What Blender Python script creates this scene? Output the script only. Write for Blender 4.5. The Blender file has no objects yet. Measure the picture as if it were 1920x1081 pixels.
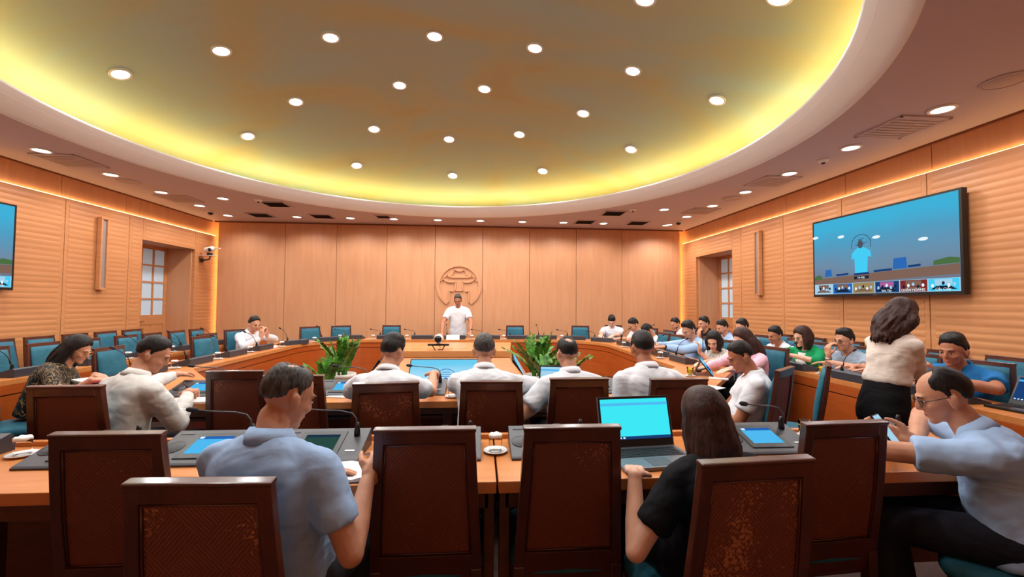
import bpy, bmesh, math, random
import numpy as np
from mathutils import Vector as V, Matrix, noise
random.seed(7)
SC = bpy.context.scene
COL = SC.collection
PI = math.pi
# ------------------------------------------------------------------ camera
FOC, CX, CY, HC = 800.0, 960.0, 540.5, 1.42
YAW, PITCH, ROLL = 0.0744, 0.0351, 0.00686
cf = V((math.sin(YAW)*math.cos(PITCH), math.cos(YAW)*math.cos(PITCH), math.sin(PITCH)))
cr = V((math.cos(YAW), -math.sin(YAW), 0)); cu = cr.cross(cf)
cr, cu = cr*math.cos(ROLL)+cu*math.sin(ROLL), cu*math.cos(ROLL)-cr*math.sin(ROLL)
cd = bpy.data.cameras.new('camera'); cam = bpy.data.objects.new('camera', cd); COL.objects.link(cam)
cd.sensor_fit = 'HORIZONTAL'; cd.sensor_width = 36; cd.lens = FOC/1920*36; cd.clip_start = .02
cam.matrix_world = Matrix(((cr.x, cu.x, -cf.x, 0), (cr.y, cu.y, -cf.y, 0), (cr.z, cu.z, -cf.z, HC), (0, 0, 0, 1)))
SC.camera = cam
# ------------------------------------------------------------------ world, exposure
w = bpy.data.worlds.new('world'); SC.world = w; w.use_nodes = True
w.node_tree.nodes['Background'].inputs[0].default_value = (.55, .5, .45, 1)
w.node_tree.nodes['Background'].inputs[1].default_value = .05
SC.view_settings.view_transform = 'Standard'; SC.view_settings.look = 'None'
SC.view_settings.gamma = 1; SC.view_settings.use_curve_mapping = False
SC.view_settings.exposure = 0.12
SPOT_W, DOME_W, COVE_E, SLOT_E = 36.0, 44.0, 22.0, 11.0
SC.cycles.max_bounces = 7; SC.cycles.diffuse_bounces = 4; SC.cycles.use_denoising = True
SC.cycles.use_adaptive_sampling = True; SC.cycles.adaptive_threshold = .04
# pixel -> point on a plane of the room
def ray(x, y): return cf+cr*((x-CX)/FOC)-cu*((y-CY)/FOC)
def on_z(x, y, z):
    d = ray(x, y); t = (z-HC)/d.z; return V((d.x*t, d.y*t, z))
def on_y(x, y, Y):
    d = ray(x, y); t = Y/d.y; return V((d.x*t, Y, HC+d.z*t))
def on_x(x, y, X):
    d = ray(x, y); t = X/d.x; return V((X, d.y*t, HC+d.z*t))
# ------------------------------------------------------------------ mesh helpers
class MB:
    def __init__(s): s.v = []; s.f = []
    def add(s, vs, fs):
        n = len(s.v); s.v += [tuple(a) for a in vs]; s.f += [tuple(i+n for i in q) for q in fs]; return s
    def box(s, c, size, m=None):
        x, y, z = (a/2 for a in size)
        vs = [V((i*x, j*y, k*z)) for k in (-1, 1) for j in (-1, 1) for i in (-1, 1)]
        if m is not None: vs = [m @ a for a in vs]
        c = V(c); vs = [a+c for a in vs]
        return s.add(vs, [(0, 2, 3, 1), (4, 5, 7, 6), (0, 1, 5, 4), (2, 6, 7, 3), (0, 4, 6, 2), (1, 3, 7, 5)])
    def bb(s, x0, x1, y0, y1, z0, z1):
        return s.box(((x0+x1)/2, (y0+y1)/2, (z0+z1)/2), (x1-x0, y1-y0, z1-z0))
    def loft(s, rings, cap=True, closed=False):
        n = len(rings[0]); vs = [p for r in rings for p in r]; fs = []
        m = len(rings)
        for i in range(m if closed else m-1):
            a, b = i*n, ((i+1) % m)*n
            for j in range(n):
                k = (j+1) % n; fs.append((a+j, a+k, b+k, b+j))
        if cap and not closed:
            fs.append(tuple(range(n-1, -1, -1))); fs.append(tuple((m-1)*n+j for j in range(n)))
        return s.add(vs, fs)
    def tube(s, pts, rad, seg=8, cap=True):
        pts = [V(p) for p in pts]; n = len(pts)
        if not hasattr(rad, '__len__'): rad = [rad]*n
        rings = []; up = None
        for i, p in enumerate(pts):
            t = (pts[min(i+1, n-1)]-pts[max(i-1, 0)])
            t = t.normalized() if t.length > 1e-9 else V((0, 0, 1))
            if up is None:
                up = V((0, 0, 1)) if abs(t.z) < .9 else V((1, 0, 0))
            a = t.cross(up)
            if a.length < 1e-6: a = t.cross(V((.3, 1, .2)))
            a.normalize(); b = a.cross(t); up = b
            rings.append([p+(a*math.cos(2*PI*j/seg)-b*math.sin(2*PI*j/seg))*rad[i] for j in range(seg)])
        return s.loft(rings, cap)
    def capsule(s, a, b, ra, rb, seg=12):
        a, b = V(a), V(b); d = b-a
        L = d.length
        if L < 1e-6: return s.ell(a, (ra,)*3)
        d /= L
        pts, rad = [], []
        for t in (-1, -.87, -.5, 0): pts.append(a+d*ra*t); rad.append(max(ra*math.sqrt(max(1-t*t, 0)), .0004))
        for t in (0, .5, .87, 1): pts.append(b+d*rb*t); rad.append(max(rb*math.sqrt(max(1-t*t, 0)), .0004))
        return s.tube(pts, rad, seg)
    def ell(s, c, r, m=None, nu=16, nv=10):
        c = V(c); vs = []; fs = []
        for i in range(nv+1):
            th = PI*i/nv
            for j in range(nu):
                ph = 2*PI*j/nu
                p = V((r[0]*math.sin(th)*math.cos(ph), r[1]*math.sin(th)*math.sin(ph), r[2]*math.cos(th)))
                vs.append(c+(m @ p if m is not None else p))
        for i in range(nv):
            for j in range(nu):
                k = (j+1) % nu; fs.append((i*nu+j, (i+1)*nu+j, (i+1)*nu+k, i*nu+k))
        return s.add(vs, fs)
    def lathe(s, prof, seg=24, c=(0, 0, 0)):
        c = V(c); return s.loft([[c+V((max(r, .0003)*math.cos(2*PI*j/seg), max(r, .0003)*math.sin(2*PI*j/seg), z)) for j in range(seg)] for r, z in prof])
    def prism(s, poly, z0, z1):
        return s.loft([[V((x, y, z0)) for x, y in poly], [V((x, y, z1)) for x, y in poly]])
    def build(s, name, mat, parent=None, smooth=False, bevel=0, off=None):
        me = bpy.data.meshes.new(name)
        vs = s.v if off is None else [(a[0]-off[0], a[1]-off[1], a[2]-off[2]) for a in s.v]
        me.from_pydata(vs, [], s.f); me.validate()
        bm = bmesh.new(); bm.from_mesh(me); bmesh.ops.remove_doubles(bm, verts=bm.verts, dist=1e-6)
        bmesh.ops.recalc_face_normals(bm, faces=bm.faces)
        if bevel:
            es = [e for e in bm.edges if len(e.link_faces) == 2 and e.calc_face_angle(0) > .6]
            bmesh.ops.bevel(bm, geom=es, offset=bevel, segments=2, affect='EDGES', profile=.6)
        if smooth:
            for f in bm.faces: f.smooth = True
        bm.to_mesh(me); bm.free()
        me.materials.append(M[mat] if isinstance(mat, str) else mat)
        o = bpy.data.objects.new(name, me); COL.objects.link(o)
        if parent: o.parent = parent
        return o
def empty(name, loc=(0, 0, 0), rz=0):
    o = bpy.data.objects.new(name, None); COL.objects.link(o); o.location = loc; o.rotation_euler = (0, 0, rz)
    o.empty_display_size = .1
    return o
def tag(o, label, cat, group=None):
    o['label'] = label; o['category'] = cat
    if group: o['group'] = group
    return o
def struct(o): o['kind'] = 'structure'; return o
KIDS = {}
def kids(o):
    return [c for c in COL.objects if c.parent == o]
def copy_tree(o, parent=None, ch=None):
    c = o.copy(); COL.objects.link(c)
    if parent: c.parent = parent
    for k in o.children: copy_tree(k, c)
    return c
# ------------------------------------------------------------------ materials
M = {}
def srgb(*c): return tuple(((a/255/12.92) if a/255 <= .04045 else ((a/255+.055)/1.055)**2.4) for a in c)+(1,)
def newmat(name, col, rough=.5, metal=0, spec=None):
    m = bpy.data.materials.new(name); m.use_nodes = True; b = m.node_tree.nodes['Principled BSDF']
    b.inputs['Base Color'].default_value = col; b.inputs['Roughness'].default_value = rough; b.inputs['Metallic'].default_value = metal
    if spec is not None: b.inputs['Specular IOR Level'].default_value = spec
    M[name] = m; return m, m.node_tree, b
def nd(nt, t, **k):
    n = nt.nodes.new('ShaderNode'+t)
    for a, v in k.items():
        if a in n.inputs: n.inputs[a].default_value = v
        else: setattr(n, a, v)
    return n
def mapped(nt, scale, world=True, rot=(0, 0, 0)):
    if world: g = nd(nt, 'NewGeometry'); src = g.outputs['Position']
    else: g = nd(nt, 'TexCoord'); src = g.outputs['Object']
    mp = nd(nt, 'Mapping'); mp.inputs['Scale'].default_value = scale; mp.inputs['Rotation'].default_value = rot
    nt.links.new(src, mp.inputs[0]); return mp.outputs[0]
def ramp(nt, fac, stops):
    r = nd(nt, 'ValToRGB'); e = r.color_ramp.elements
    while len(e) < len(stops): e.new(.5)
    for i, (p, c) in enumerate(stops): e[i].position = p; e[i].color = c
    nt.links.new(fac, r.inputs[0]); return r.outputs[0]
def bump(nt, b, h, strength, dist):
    n = nd(nt, 'Bump'); n.inputs['Strength'].default_value = strength; n.inputs['Distance'].default_value = dist
    nt.links.new(h, n.inputs['Height']); nt.links.new(n.outputs[0], b.inputs['Normal'])
def wood(name, c1, c2, scale, rough=.4, dist=1.2, world=True, bs=.0):
    m, nt, b = newmat(name, c1, rough)
    n = nd(nt, 'TexNoise', Scale=1.0, Detail=5.0, Roughness=.6, Distortion=dist)
    nt.links.new(mapped(nt, scale, world), n.inputs['Vector'])
    nt.links.new(ramp(nt, n.outputs[0], [(.3, c1), (.7, c2)]), b.inputs['Base Color'])
    if bs: bump(nt, b, n.outputs[0], bs, .01)
    return m
wood('wall_wood', srgb(212, 155, 113), srgb(202, 143, 101), (9, 9, .8), .42)
wood('slat_wood', srgb(208, 145, 96), srgb(192, 127, 78), (2, 1.0, 30), .42)
wood('table_wood', srgb(216, 140, 78), srgb(200, 122, 62), (1.5, 14, 6), .28)
wood('panel_wood', srgb(184, 88, 32), srgb(168, 76, 24), (1.2, 1.2, 12), .35)
wood('podium_wood', srgb(220, 150, 92), srgb(204, 132, 76), (1.2, 16, 8), .3)
wood('chair_wood', srgb(88, 41, 27), srgb(64, 28, 19), (6, 6, 3), .32, world=False)
M['chair_wood'].node_tree.nodes['Principled BSDF'].inputs['Coat Weight'].default_value = .5; M['chair_wood'].node_tree.nodes['Principled BSDF'].inputs['Coat Roughness'].default_value = .12
wood('under_wood', srgb(96, 48, 26), srgb(74, 36, 20), (2, 2, 8), .5)
newmat('ceiling', srgb(198, 180, 182), .8); newmat('fascia', srgb(246, 248, 250), .6)
newmat('seam', srgb(120, 66, 36), .7)
m, nt, b = newmat('floor', srgb(58, 34, 28), .8)
n = nd(nt, 'TexNoise', Scale=60.0, Detail=3.0); nt.links.new(mapped(nt, (1, 1, 1)), n.inputs['Vector'])
nt.links.new(ramp(nt, n.outputs[0], [(.35, srgb(48, 28, 24)), (.7, srgb(70, 42, 34))]), b.inputs['Base Color'])
m, nt, b = newmat('dome', srgb(180, 160, 100), .55)
n = nd(nt, 'TexNoise', Scale=1.0, Detail=4.0, Roughness=.55, Distortion=.8); nt.links.new(mapped(nt, (.5, .9, .6), rot=(0, 0, .3)), n.inputs['Vector'])
nt.links.new(ramp(nt, n.outputs[0], [(.28, srgb(184, 170, 124)), (.42, srgb(182, 182, 150)), (.56, srgb(172, 186, 174)), (.72, srgb(166, 190, 192))]), b.inputs['Base Color'])
def emit(name, col, s):
    m = bpy.data.materials.new(name); m.use_nodes = True; nt = m.node_tree; nt.nodes.clear()
    e = nd(nt, 'Emission'); e.inputs[0].default_value = col; e.inputs[1].default_value = s*(.92 if s <= 1 else 1)
    o = nd(nt, 'OutputMaterial'); nt.links.new(e.outputs[0], o.inputs[0]); M[name] = m; return m, nt, e
emit('lamp', (1, .97, .93, 1), 9); emit('cove', (1, .72, .22, 1), COVE_E); emit('slot', (1, .62, .26, 1), SLOT_E); emit('edge_glow', (1, .55, .18, 1), 34)
newmat('lamp_trim', srgb(235, 230, 222), .4); newmat('vent', srgb(190, 168, 162), .7); newmat('vent_dark', srgb(70, 52, 46), .8)
newmat('speaker_cloth', srgb(150, 118, 104), .9); newmat('black', srgb(16, 16, 18), .35); newmat('black_matte', srgb(22, 22, 24), .7)
newmat('grey_plastic', srgb(78, 78, 84), .45); newmat('console', srgb(58, 58, 64), .4); newmat('console_dark', srgb(34, 34, 38), .45)
newmat('steel', srgb(170, 168, 165), .3, 1); newmat('white_gloss', srgb(240, 240, 238), .2); newmat('paper', srgb(244, 242, 240), .8)
newmat('sconce_cloth', srgb(150, 138, 132), .8); newmat('silver_laptop', srgb(120, 120, 128), .35, .5)
newmat('gold_frame', srgb(200, 165, 90), .3, .8); newmat('eye_white', srgb(235, 230, 225), .2); newmat('eye_dark', srgb(20, 14, 12), .2)
newmat('lip', srgb(178, 96, 86), .4); newmat('lip_red', srgb(190, 50, 50), .35); newmat('brow', srgb(30, 22, 20), .7)
newmat('pot', srgb(226, 214, 204), .35); newmat('soil', srgb(50, 36, 26), .9); newmat('stem', srgb(96, 130, 50), .5)
newmat('tea', srgb(214, 180, 40), .1); newmat('kleenex', srgb(245, 240, 235), .7); newmat('pink_paper', srgb(230, 120, 150), .6); newmat('red_pen', srgb(110, 26, 22), .3)
m, nt, b = newmat('leaf', srgb(58, 120, 34), .3)
n = nd(nt, 'TexNoise', Scale=14.0); nt.links.new(mapped(nt, (1, 1, 1)), n.inputs['Vector'])
nt.links.new(ramp(nt, n.outputs[0], [(.3, srgb(38, 92, 24)), (.7, srgb(96, 160, 52))]), b.inputs['Base Color'])
m, nt, b = newmat('glass', (.97, .97, .97, 1), .03); b.inputs['Transmission Weight'].default_value = 1; b.inputs['IOR'].default_value = 1.12
m, nt, b = newmat('door_glass', srgb(190, 212, 226), .35); b.inputs['Emission Color'].default_value = srgb(190, 215, 232); b.inputs['Emission Strength'].default_value = .12  # brightness of the frosted panes is put in as a faint glow
def cloth(name, c, c2=None, rough=.85, fold=.36, fs=4.0, fine=0):
    m, nt, b = newmat(name, c, rough, spec=.2)
    n = nd(nt, 'TexNoise', Scale=fs, Detail=2.5, Roughness=.45, Distortion=1.6); nt.links.new(mapped(nt, (1, 1, 1.6), rot=(.4, .3, .5)), n.inputs['Vector'])
    if c2: nt.links.new(ramp(nt, n.outputs[0], [(.35, c), (.65, c2)]), b.inputs['Base Color'])
    rg = nd(nt, 'TexNoise', Scale=fs*1.1, Detail=1.0, Roughness=.4, Distortion=.7); rg.noise_type = 'RIDGED_MULTIFRACTAL'; nt.links.new(mapped(nt, (1, 1, .55), rot=(.5, .2, .9)), rg.inputs['Vector'])
    ad = nd(nt, 'Math', operation='MULTIPLY_ADD'); nt.links.new(rg.outputs[0], ad.inputs[0]); ad.inputs[1].default_value = .35; nt.links.new(n.outputs[0], ad.inputs[2])
    bump(nt, b, ad.outputs[0], fold, .04); return m
cloth('teal', srgb(44, 104, 124), srgb(38, 94, 114), .6, .08, 6)
cloth('shirt_white', srgb(220, 222, 228)); cloth('shirt_offwhite', srgb(218, 216, 212)); cloth('shirt_lightblue', srgb(160, 190, 228)); cloth('shirt_paleblue', srgb(162, 190, 226))
cloth('shirt_blue', srgb(34, 108, 168)); cloth('shirt_grey', srgb(150, 164, 180)); cloth('shirt_black', srgb(20, 20, 24)); cloth('jacket_green', srgb(20, 140, 84))
cloth('blouse_cream', srgb(226, 212, 200)); cloth('blouse_pink', srgb(232, 186, 202)); cloth('trouser_navy', srgb(30, 32, 42)); cloth('trouser_black', srgb(16, 15, 18)); cloth('trouser_grey', srgb(62, 66, 74))
for nm, a, c, d in (('blouse_gold', srgb(22, 18, 16), srgb(150, 120, 70), 16), ('blouse_print', srgb(214, 206, 198), srgb(88, 82, 84), 28)):
    m, nt, b = newmat(nm, a, .7)
    n = nd(nt, 'TexNoise', Scale=float(d), Detail=1.0, Distortion=2.4); nt.links.new(mapped(nt, (1, 1, .6)), n.inputs['Vector'])
    nt.links.new(ramp(nt, n.outputs[0], [(.47, a), (.50, c), (.54, c), (.57, a)]), b.inputs['Base Color'])
def skin(name, c):
    m, nt, b = newmat(name, c, .5, spec=.3)
    n = nd(nt, 'TexNoise', Scale=25.0, Detail=2.0); nt.links.new(mapped(nt, (1, 1, 1)), n.inputs['Vector'])
    d = (c[0]*.86, c[1]*.8, c[2]*.78, 1); nt.links.new(ramp(nt, n.outputs[0], [(.35, c), (.75, d)]), b.inputs['Base Color'])
skin('skin', srgb(206, 150, 120)); skin('skin_pale', srgb(228, 180, 154)); skin('skin_dark', srgb(184, 122, 92))
def hairm(name, a, c):
    m, nt, b = newmat(name, a, .5, spec=.28)
    n = nd(nt, 'TexNoise', Scale=1.0, Detail=3.0); nt.links.new(mapped(nt, (150, 150, 18)), n.inputs['Vector'])
    nt.links.new(ramp(nt, n.outputs[0], [(.35, a), (.7, c)]), b.inputs['Base Color']); bump(nt, b, n.outputs[0], .22, .008)
hairm('hair_black', srgb(18, 15, 14), srgb(40, 33, 30)); hairm('hair_brown', srgb(38, 22, 18), srgb(74, 42, 34)); hairm('hair_grey', srgb(34, 31, 30), srgb(92, 87, 84))
# woven rattan chair back
def rattan(name, lo, hi):
    m, nt, b = newmat(name, srgb(92, 44, 26), .5)
    mp = mapped(nt, (1, 1, 1), False)
    w1 = nd(nt, 'TexWave', Scale=52.0, Distortion=1.5); w1.bands_direction = 'DIAGONAL'; nt.links.new(mp, w1.inputs['Vector'])
    mr = nd(nt, 'Mapping'); mr.inputs['Rotation'].default_value = (0, PI/2, 0); nt.links.new(mp, mr.inputs[0])
    w2 = nd(nt, 'TexWave', Scale=52.0, Distortion=1.5); w2.bands_direction = 'DIAGONAL'; nt.links.new(mr.outputs[0], w2.inputs['Vector'])
    ck = nd(nt, 'TexChecker', Scale=9.0); mr2 = nd(nt, 'Mapping'); mr2.inputs['Rotation'].default_value = (0, PI/4, 0); mr2.inputs['Location'].default_value = (.3, .37, .3)
    nt.links.new(mp, mr2.inputs[0]); nt.links.new(mr2.outputs[0], ck.inputs['Vector'])
    mx = nd(nt, 'MixRGB'); nt.links.new(ck.outputs['Fac'], mx.inputs[0]); nt.links.new(w1.outputs[0], mx.inputs[1]); nt.links.new(w2.outputs[0], mx.inputs[2])
    base = ramp(nt, mx.outputs[0], [(.0, srgb(94, 44, 28)), (1, srgb(122, 62, 40))])
    sp = nd(nt, 'TexNoise', Scale=110.0, Detail=3.0); nt.links.new(mapped(nt, (1, 1, 1)), sp.inputs['Vector'])
    lg = nd(nt, 'TexNoise', Scale=5.0, Detail=1.0); nt.links.new(mapped(nt, (1, 1, 1)), lg.inputs['Vector'])
    mu = nd(nt, 'Math', operation='MULTIPLY'); nt.links.new(sp.outputs[0], mu.inputs[0]); nt.links.new(lg.outputs[0], mu.inputs[1])
    wr = ramp(nt, mu.outputs[0], [(lo, (0, 0, 0, 1)), (hi, (1, 1, 1, 1))])
    m2 = nd(nt, 'MixRGB'); nt.links.new(wr, m2.inputs[0]); nt.links.new(base, m2.inputs[1]); m2.inputs[2].default_value = srgb(176, 116, 78)
    nt.links.new(m2.outputs[0], b.inputs['Base Color']); bump(nt, b, mx.outputs[0], .25, .004)
rattan('rattan', .40, .47); rattan('rattan_worn', .285, .37)
# display colours
def gradient_screen(name, stops, s, axis=2, lo=0., hi=1.):
    m, nt, e = emit(name, (1, 1, 1, 1), s)
    t = nd(nt, 'TexCoord'); sx = nd(nt, 'SeparateXYZ'); nt.links.new(t.outputs['Generated'], sx.inputs[0])
    n = nd(nt, 'TexNoise', Scale=2.2, Detail=2.0); nt.links.new(t.outputs['Generated'], n.inputs['Vector'])
    ma = nd(nt, 'Math', operation='MULTIPLY_ADD'); nt.links.new(n.outputs[0], ma.inputs[0]); ma.inputs[1].default_value = .25; nt.links.new(sx.outputs[axis], ma.inputs[2])
    nt.links.new(ramp(nt, ma.outputs[0], stops), e.inputs[0])
gradient_screen('tv_feed', [(.12, srgb(120, 110, 120)), (.5, srgb(120, 150, 178)), (.8, srgb(88, 170, 210)), (1, srgb(70, 190, 232))], .85)
gradient_screen('podium_feed', [(.15, srgb(205, 224, 246)), (.65, srgb(175, 224, 250)), (1.1, srgb(110, 206, 242))], 1.0)
for nm, c, s in (('e_cyan', (70, 205, 245), 1.0), ('e_blue', (48, 110, 190), .9), ('e_navy', (30, 70, 130), .8), ('e_white', (235, 248, 252), 1.0), ('e_green', (90, 130, 80), .7), ('e_brown', (140, 110, 96), .8), ('e_dark', (40, 50, 70), .6),
                 ('e_screen', (80, 185, 240), 1.0), ('e_header', (40, 105, 190), .9), ('e_laptop', (62, 232, 245), 1.0), ('e_maroon', (150, 50, 50), .7), ('e_pink', (190, 110, 170), .8), ('e_tan', (176, 150, 104), .8), ('e_teal', (60, 150, 130), .8), ('e_pale', (170, 215, 240), .95), ('e_skin', (90, 100, 120), .7), ('e_dim', (70, 120, 110), .35), ('e_dim2', (50, 80, 110), .4)):
    emit(nm, srgb(*c), s)
# ================================================================== the room
XL, XR, YB, YF, ZC = -5.66, 4.66, 9.5, -.75, 3.14
DX, DY, DR = -.53, 4.68, 3.9
fl = struct(MB().bb(XL-.8, XR+.8, YF-.1, YB+.5, -.1, 0).build('floor', 'floor'))
SE_R = [-.72, -.16, .91, 1.97, 3.03, 4.10, 5.16, 6.23, 7.30, 7.58, 8.90, 9.62]
NY0, NY1, NZ = 7.60, 8.88, 2.45
slat_mesh = {}
def side_wall(name, X, sg):
    # X = face of the panelling, sg = direction out of the room
    b = MB(); a0, a1 = sorted((X+sg*.08, X+sg*.22))
    b.bb(a0, a1, YF-.1, NY0-.02, 0, ZC+.06); b.bb(a0, a1, NY1+.02, YB+.5, 0, ZC+.06); b.bb(a0, a1, NY0-.02, NY1+.02, NZ+.02, ZC+.06)
    wl = struct(b.build(name, 'wall_wood'))
    n0, n1 = sorted((X+sg*.06, X+sg*.56))
    nb = MB(); nb.bb(n0, n1, NY0-.04, NY0, 0, NZ+.04); nb.bb(n0, n1, NY1, NY1+.04, 0, NZ+.04); nb.bb(n0, n1, NY0, NY1, NZ, NZ+.04)
    nb.build('door_recess', 'wall_wood', wl)
    p0, p1 = sorted((X, X+sg*.08))
    for i in range(len(SE_R)-1):
        a, c = SE_R[i]+.004, SE_R[i+1]-.004
        z0 = NZ if abs(SE_R[i]-7.58) < .01 else 0
        if z0: a, c = NY0-.02, NY1+.02
        pn = MB().bb(p0, p1, a, c, z0, 2.82).build('panel', 'slat_wood', wl, bevel=.004)
        f0, f1 = sorted((X+sg*.065, X+sg*.08))
        MB().bb(f0, f1, a, c, 2.86, ZC).build('frieze_panel', 'wall_wood', wl, bevel=.003)
        if c < 1.0: continue
        L = round(c-a-.10, 3)
        if (L, sg) not in slat_mesh:
            pr = [(-.030, 0), (-.016, .0018), (0, .0026), (.016, .0018), (.030, 0)]
            sm = MB().loft([[V((-sg*d, y, z)) for z, d in pr] for y in (-L/2, L/2)])
            o = sm.build('slat', 'slat_wood'); slat_mesh[(L, sg)] = o.data; bpy.data.objects.remove(o)
        z = max(z0+.06, .92)
        while z < 2.74:
            s = bpy.data.objects.new('slat', slat_mesh[(L, sg)]); COL.objects.link(s); s.parent = pn; s.location = (X, (a+c)/2, z); z += .0695
    # light strip lying on top of the panelling, throwing its light up the frieze
    s0, s1 = sorted((X+sg*.035, X+sg*.055))
    MB().bb(s0, s1, -.7, YB+.1, 2.822, 2.832).build('light_strip', 'slot', wl)
    return wl
WR = side_wall('wall_right', XR, 1); WL = side_wall('wall_left', XL, -1)
# wall with the emblem: separate tall panels standing free of the corners, lit from behind at both ends
wb = struct(MB().bb(XL-.3, XR+.3, YB+.30, YB+.45, 0, ZC+.06).build('wall_back', 'wall_wood'))
SE = [-5.58, -4.2, -3.12, -2.05, -1.0, .05, 1.1, 2.16, 3.22, 4.58]
for a, c in zip(SE[:-1], SE[1:]):
    MB().bb(a+.004, c-.004, YB, YB+.08, 0, ZC-.02).build('panel', 'wall_wood', wb, bevel=.003)
MB().bb(-5.57, 4.57, YB+.06, YB+.14, 0, ZC-.03).build('backing_board', 'seam', wb)
for x in (-5.56, 4.55): MB().bb(x, x+.012, YB+.15, YB+.18, .1, ZC-.1).build('light_strip', 'edge_glow', wb)
struct(MB().bb(XL-.3, XR+.3, YF-.2, YF, 0, ZC+.06).build('wall_front', 'wall_wood'))
# doors set deep in the recesses
def door(n, X, sg):
    d = struct(empty('door_%d' % n, (X+sg*.52, NY0, 0)))
    W = NY1-NY0; t0, t1 = -.02, .02
    f = MB(); cols = [(.07, .33), (.365, .625), (.665, .915), (.95, 1.21)]; rows = [(1.16+i*.315, 1.16+i*.315+.285) for i in range(4)]
    ys = [0]+[q for c in cols for q in c]+[W]
    for i in range(0, len(ys), 2): f.bb(t0, t1, ys[i], ys[i+1], 0, NZ)
    zs = [0, .16, .98, 1.16]+[q for r in rows for q in r][1:]+[NZ]
    for c in cols:
        f.bb(t0, t1, c[0], c[1], 0, .16); f.bb(t0, t1, c[0], c[1], .98, 1.16)
        for i in range(4): f.bb(t0, t1, c[0], c[1], rows[i][1], rows[i+1][0] if i < 3 else NZ)
    f.build('door_frame', 'slat_wood', d)
    for c in ((.07, .625), (.665, 1.21)):
        pq = MB().bb(-.012, .012, c[0], c[1], .16, .98).build('panel', 'slat_wood', d)
        MB().bb(-.03 if sg > 0 else .015, -.015 if sg > 0 else .03, c[0]+.06, c[1]-.06, .24, .92).build('panel_moulding', 'slat_wood', pq, bevel=.006)
    for c in cols:
        for r in rows: MB().bb(-.004, .004, c[0], c[1], r[0], r[1]).build('pane', 'door_glass', d)
    MB().capsule((-sg*.02, .645, 1.05), (-sg*.08, .645, 1.05), .012, .012).capsule((-sg*.08, .645, 1.05), (-sg*.08, .56, 1.05), .01, .01).build('door_handle', 'gold_frame', d, True)
door(1, XL, -1); door(2, XR, 1)
# ------------------------------------------------------------------ ceiling with round opening, lip, dome
NS = 128
def rect_pt(a):
    c, s = math.cos(a), math.sin(a); t = 1e9
    for q, d0, d1 in ((c, XL-.3-DX, XR+.3-DX), (s, YF-.2-DY, YB+.45-DY)):
        if q > 1e-9: t = min(t, d1/q)
        elif q < -1e-9: t = min(t, d0/q)
    return (DX+c*t, DY+s*t)
angs = sorted([2*PI*i/NS for i in range(NS)]+[math.atan2(y-DY, x-DX) % (2*PI) for x in (XL-.3, XR+.3) for y in (YF-.2, YB+.45)])
cb = MB()
for z, fl_ in ((ZC, 0), (ZC+.1, 1)):
    n = len(angs)
    vs = [(DX+DR*math.cos(a), DY+DR*math.sin(a), z) for a in angs]+[rect_pt(a)+(z,) for a in angs]
    cb.add(vs, [(i, (i+1) % n, n+(i+1) % n, n+i) for i in range(n)])
ce = struct(cb.build('ceiling', 'ceiling'))
def ringprof(prof, seg=NS): return MB().loft([[V((DX+r*math.cos(2*PI*j/seg), DY+r*math.sin(2*PI*j/seg), z)) for j in range(seg)] for r, z in prof], closed=True)
ringprof([(DR+.005, ZC-.004), (DR-.04, ZC+.012), (DR-.14, ZC+.075), (DR-.225, ZC+.15), (DR-.235, ZC+.165), (DR-.225, ZC+.175), (DR-.20, ZC+.172), (DR-.10, ZC+.105), (DR+.03, ZC+.04), (DR+.03, ZC)]).build('fascia', 'fascia', ce, True)
ringprof([(DR-.17, ZC+.10), (DR-.17, ZC+.115), (DR+.62, ZC+.115), (DR+.62, ZC+.10)]).build('cove_shelf', 'fascia', ce)
ringprof([(DR-.12, ZC+.118), (DR-.12, ZC+.128), (DR-.07, ZC+.128), (DR-.07, ZC+.118)]).build('light_strip', 'cove', ce)
def dz(r): return 4.376-.0545*r*r
db = MB(); rr = [4.5*i/20 for i in range(21)]
db.loft([[V((DX+max(r, .001)*math.cos(2*PI*j/96), DY+max(r, .001)*math.sin(2*PI*j/96), dz(r))) for j in range(96)] for r in rr]+
        [[V((DX+max(r, .001)*math.cos(2*PI*j/96), DY+max(r, .001)*math.sin(2*PI*j/96), dz(r)+.05)) for j in range(96)] for r in reversed(rr)], cap=False)
dm = db.build('dome', 'dome', ce, True)
# thin shadow trim where ceiling meets the panelling
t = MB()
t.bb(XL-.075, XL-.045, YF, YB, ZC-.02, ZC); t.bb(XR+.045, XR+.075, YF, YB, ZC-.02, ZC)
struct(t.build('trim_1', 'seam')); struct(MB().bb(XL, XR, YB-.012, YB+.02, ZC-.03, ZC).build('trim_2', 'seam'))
# ------------------------------------------------------------------ lamps
def make_light(e, cone):
    o = empty('ceiling_light')
    MB().loft([[V((r*math.cos(2*PI*j/24), r*math.sin(2*PI*j/24), z)) for j in range(24)] for r, z in ((.075, .0), (.10, .0), (.098, -.012), (.078, -.014))], closed=True).build('trim_ring', 'lamp_trim', o, True)
    MB().lathe([(.0, -.006), (.076, -.006), (.076, -.002), (0, -.002)]).build('lamp_lens', 'lamp', o)
    l = bpy.data.lights.new('lamp_beam', 'SPOT'); l.energy = e; l.spot_size = cone; l.spot_blend = .6; l.shadow_soft_size = .07; l.color = (1, .985, .985)
    lo = bpy.data.objects.new('lamp_beam', l); COL.objects.link(lo); lo.parent = o; lo.location = (0, 0, -.03)
    return o
proto_side = make_light(SPOT_W, 2.7); first = [True]
proto_dome = make_light(DOME_W, 2.85); firstd = [True]
def put(proto, flag, p, label, group):
    o = proto if flag[0] else copy_tree(proto); flag[0] = False
    o.location = p; tag(o, label, 'ceiling light', group); return o
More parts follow.
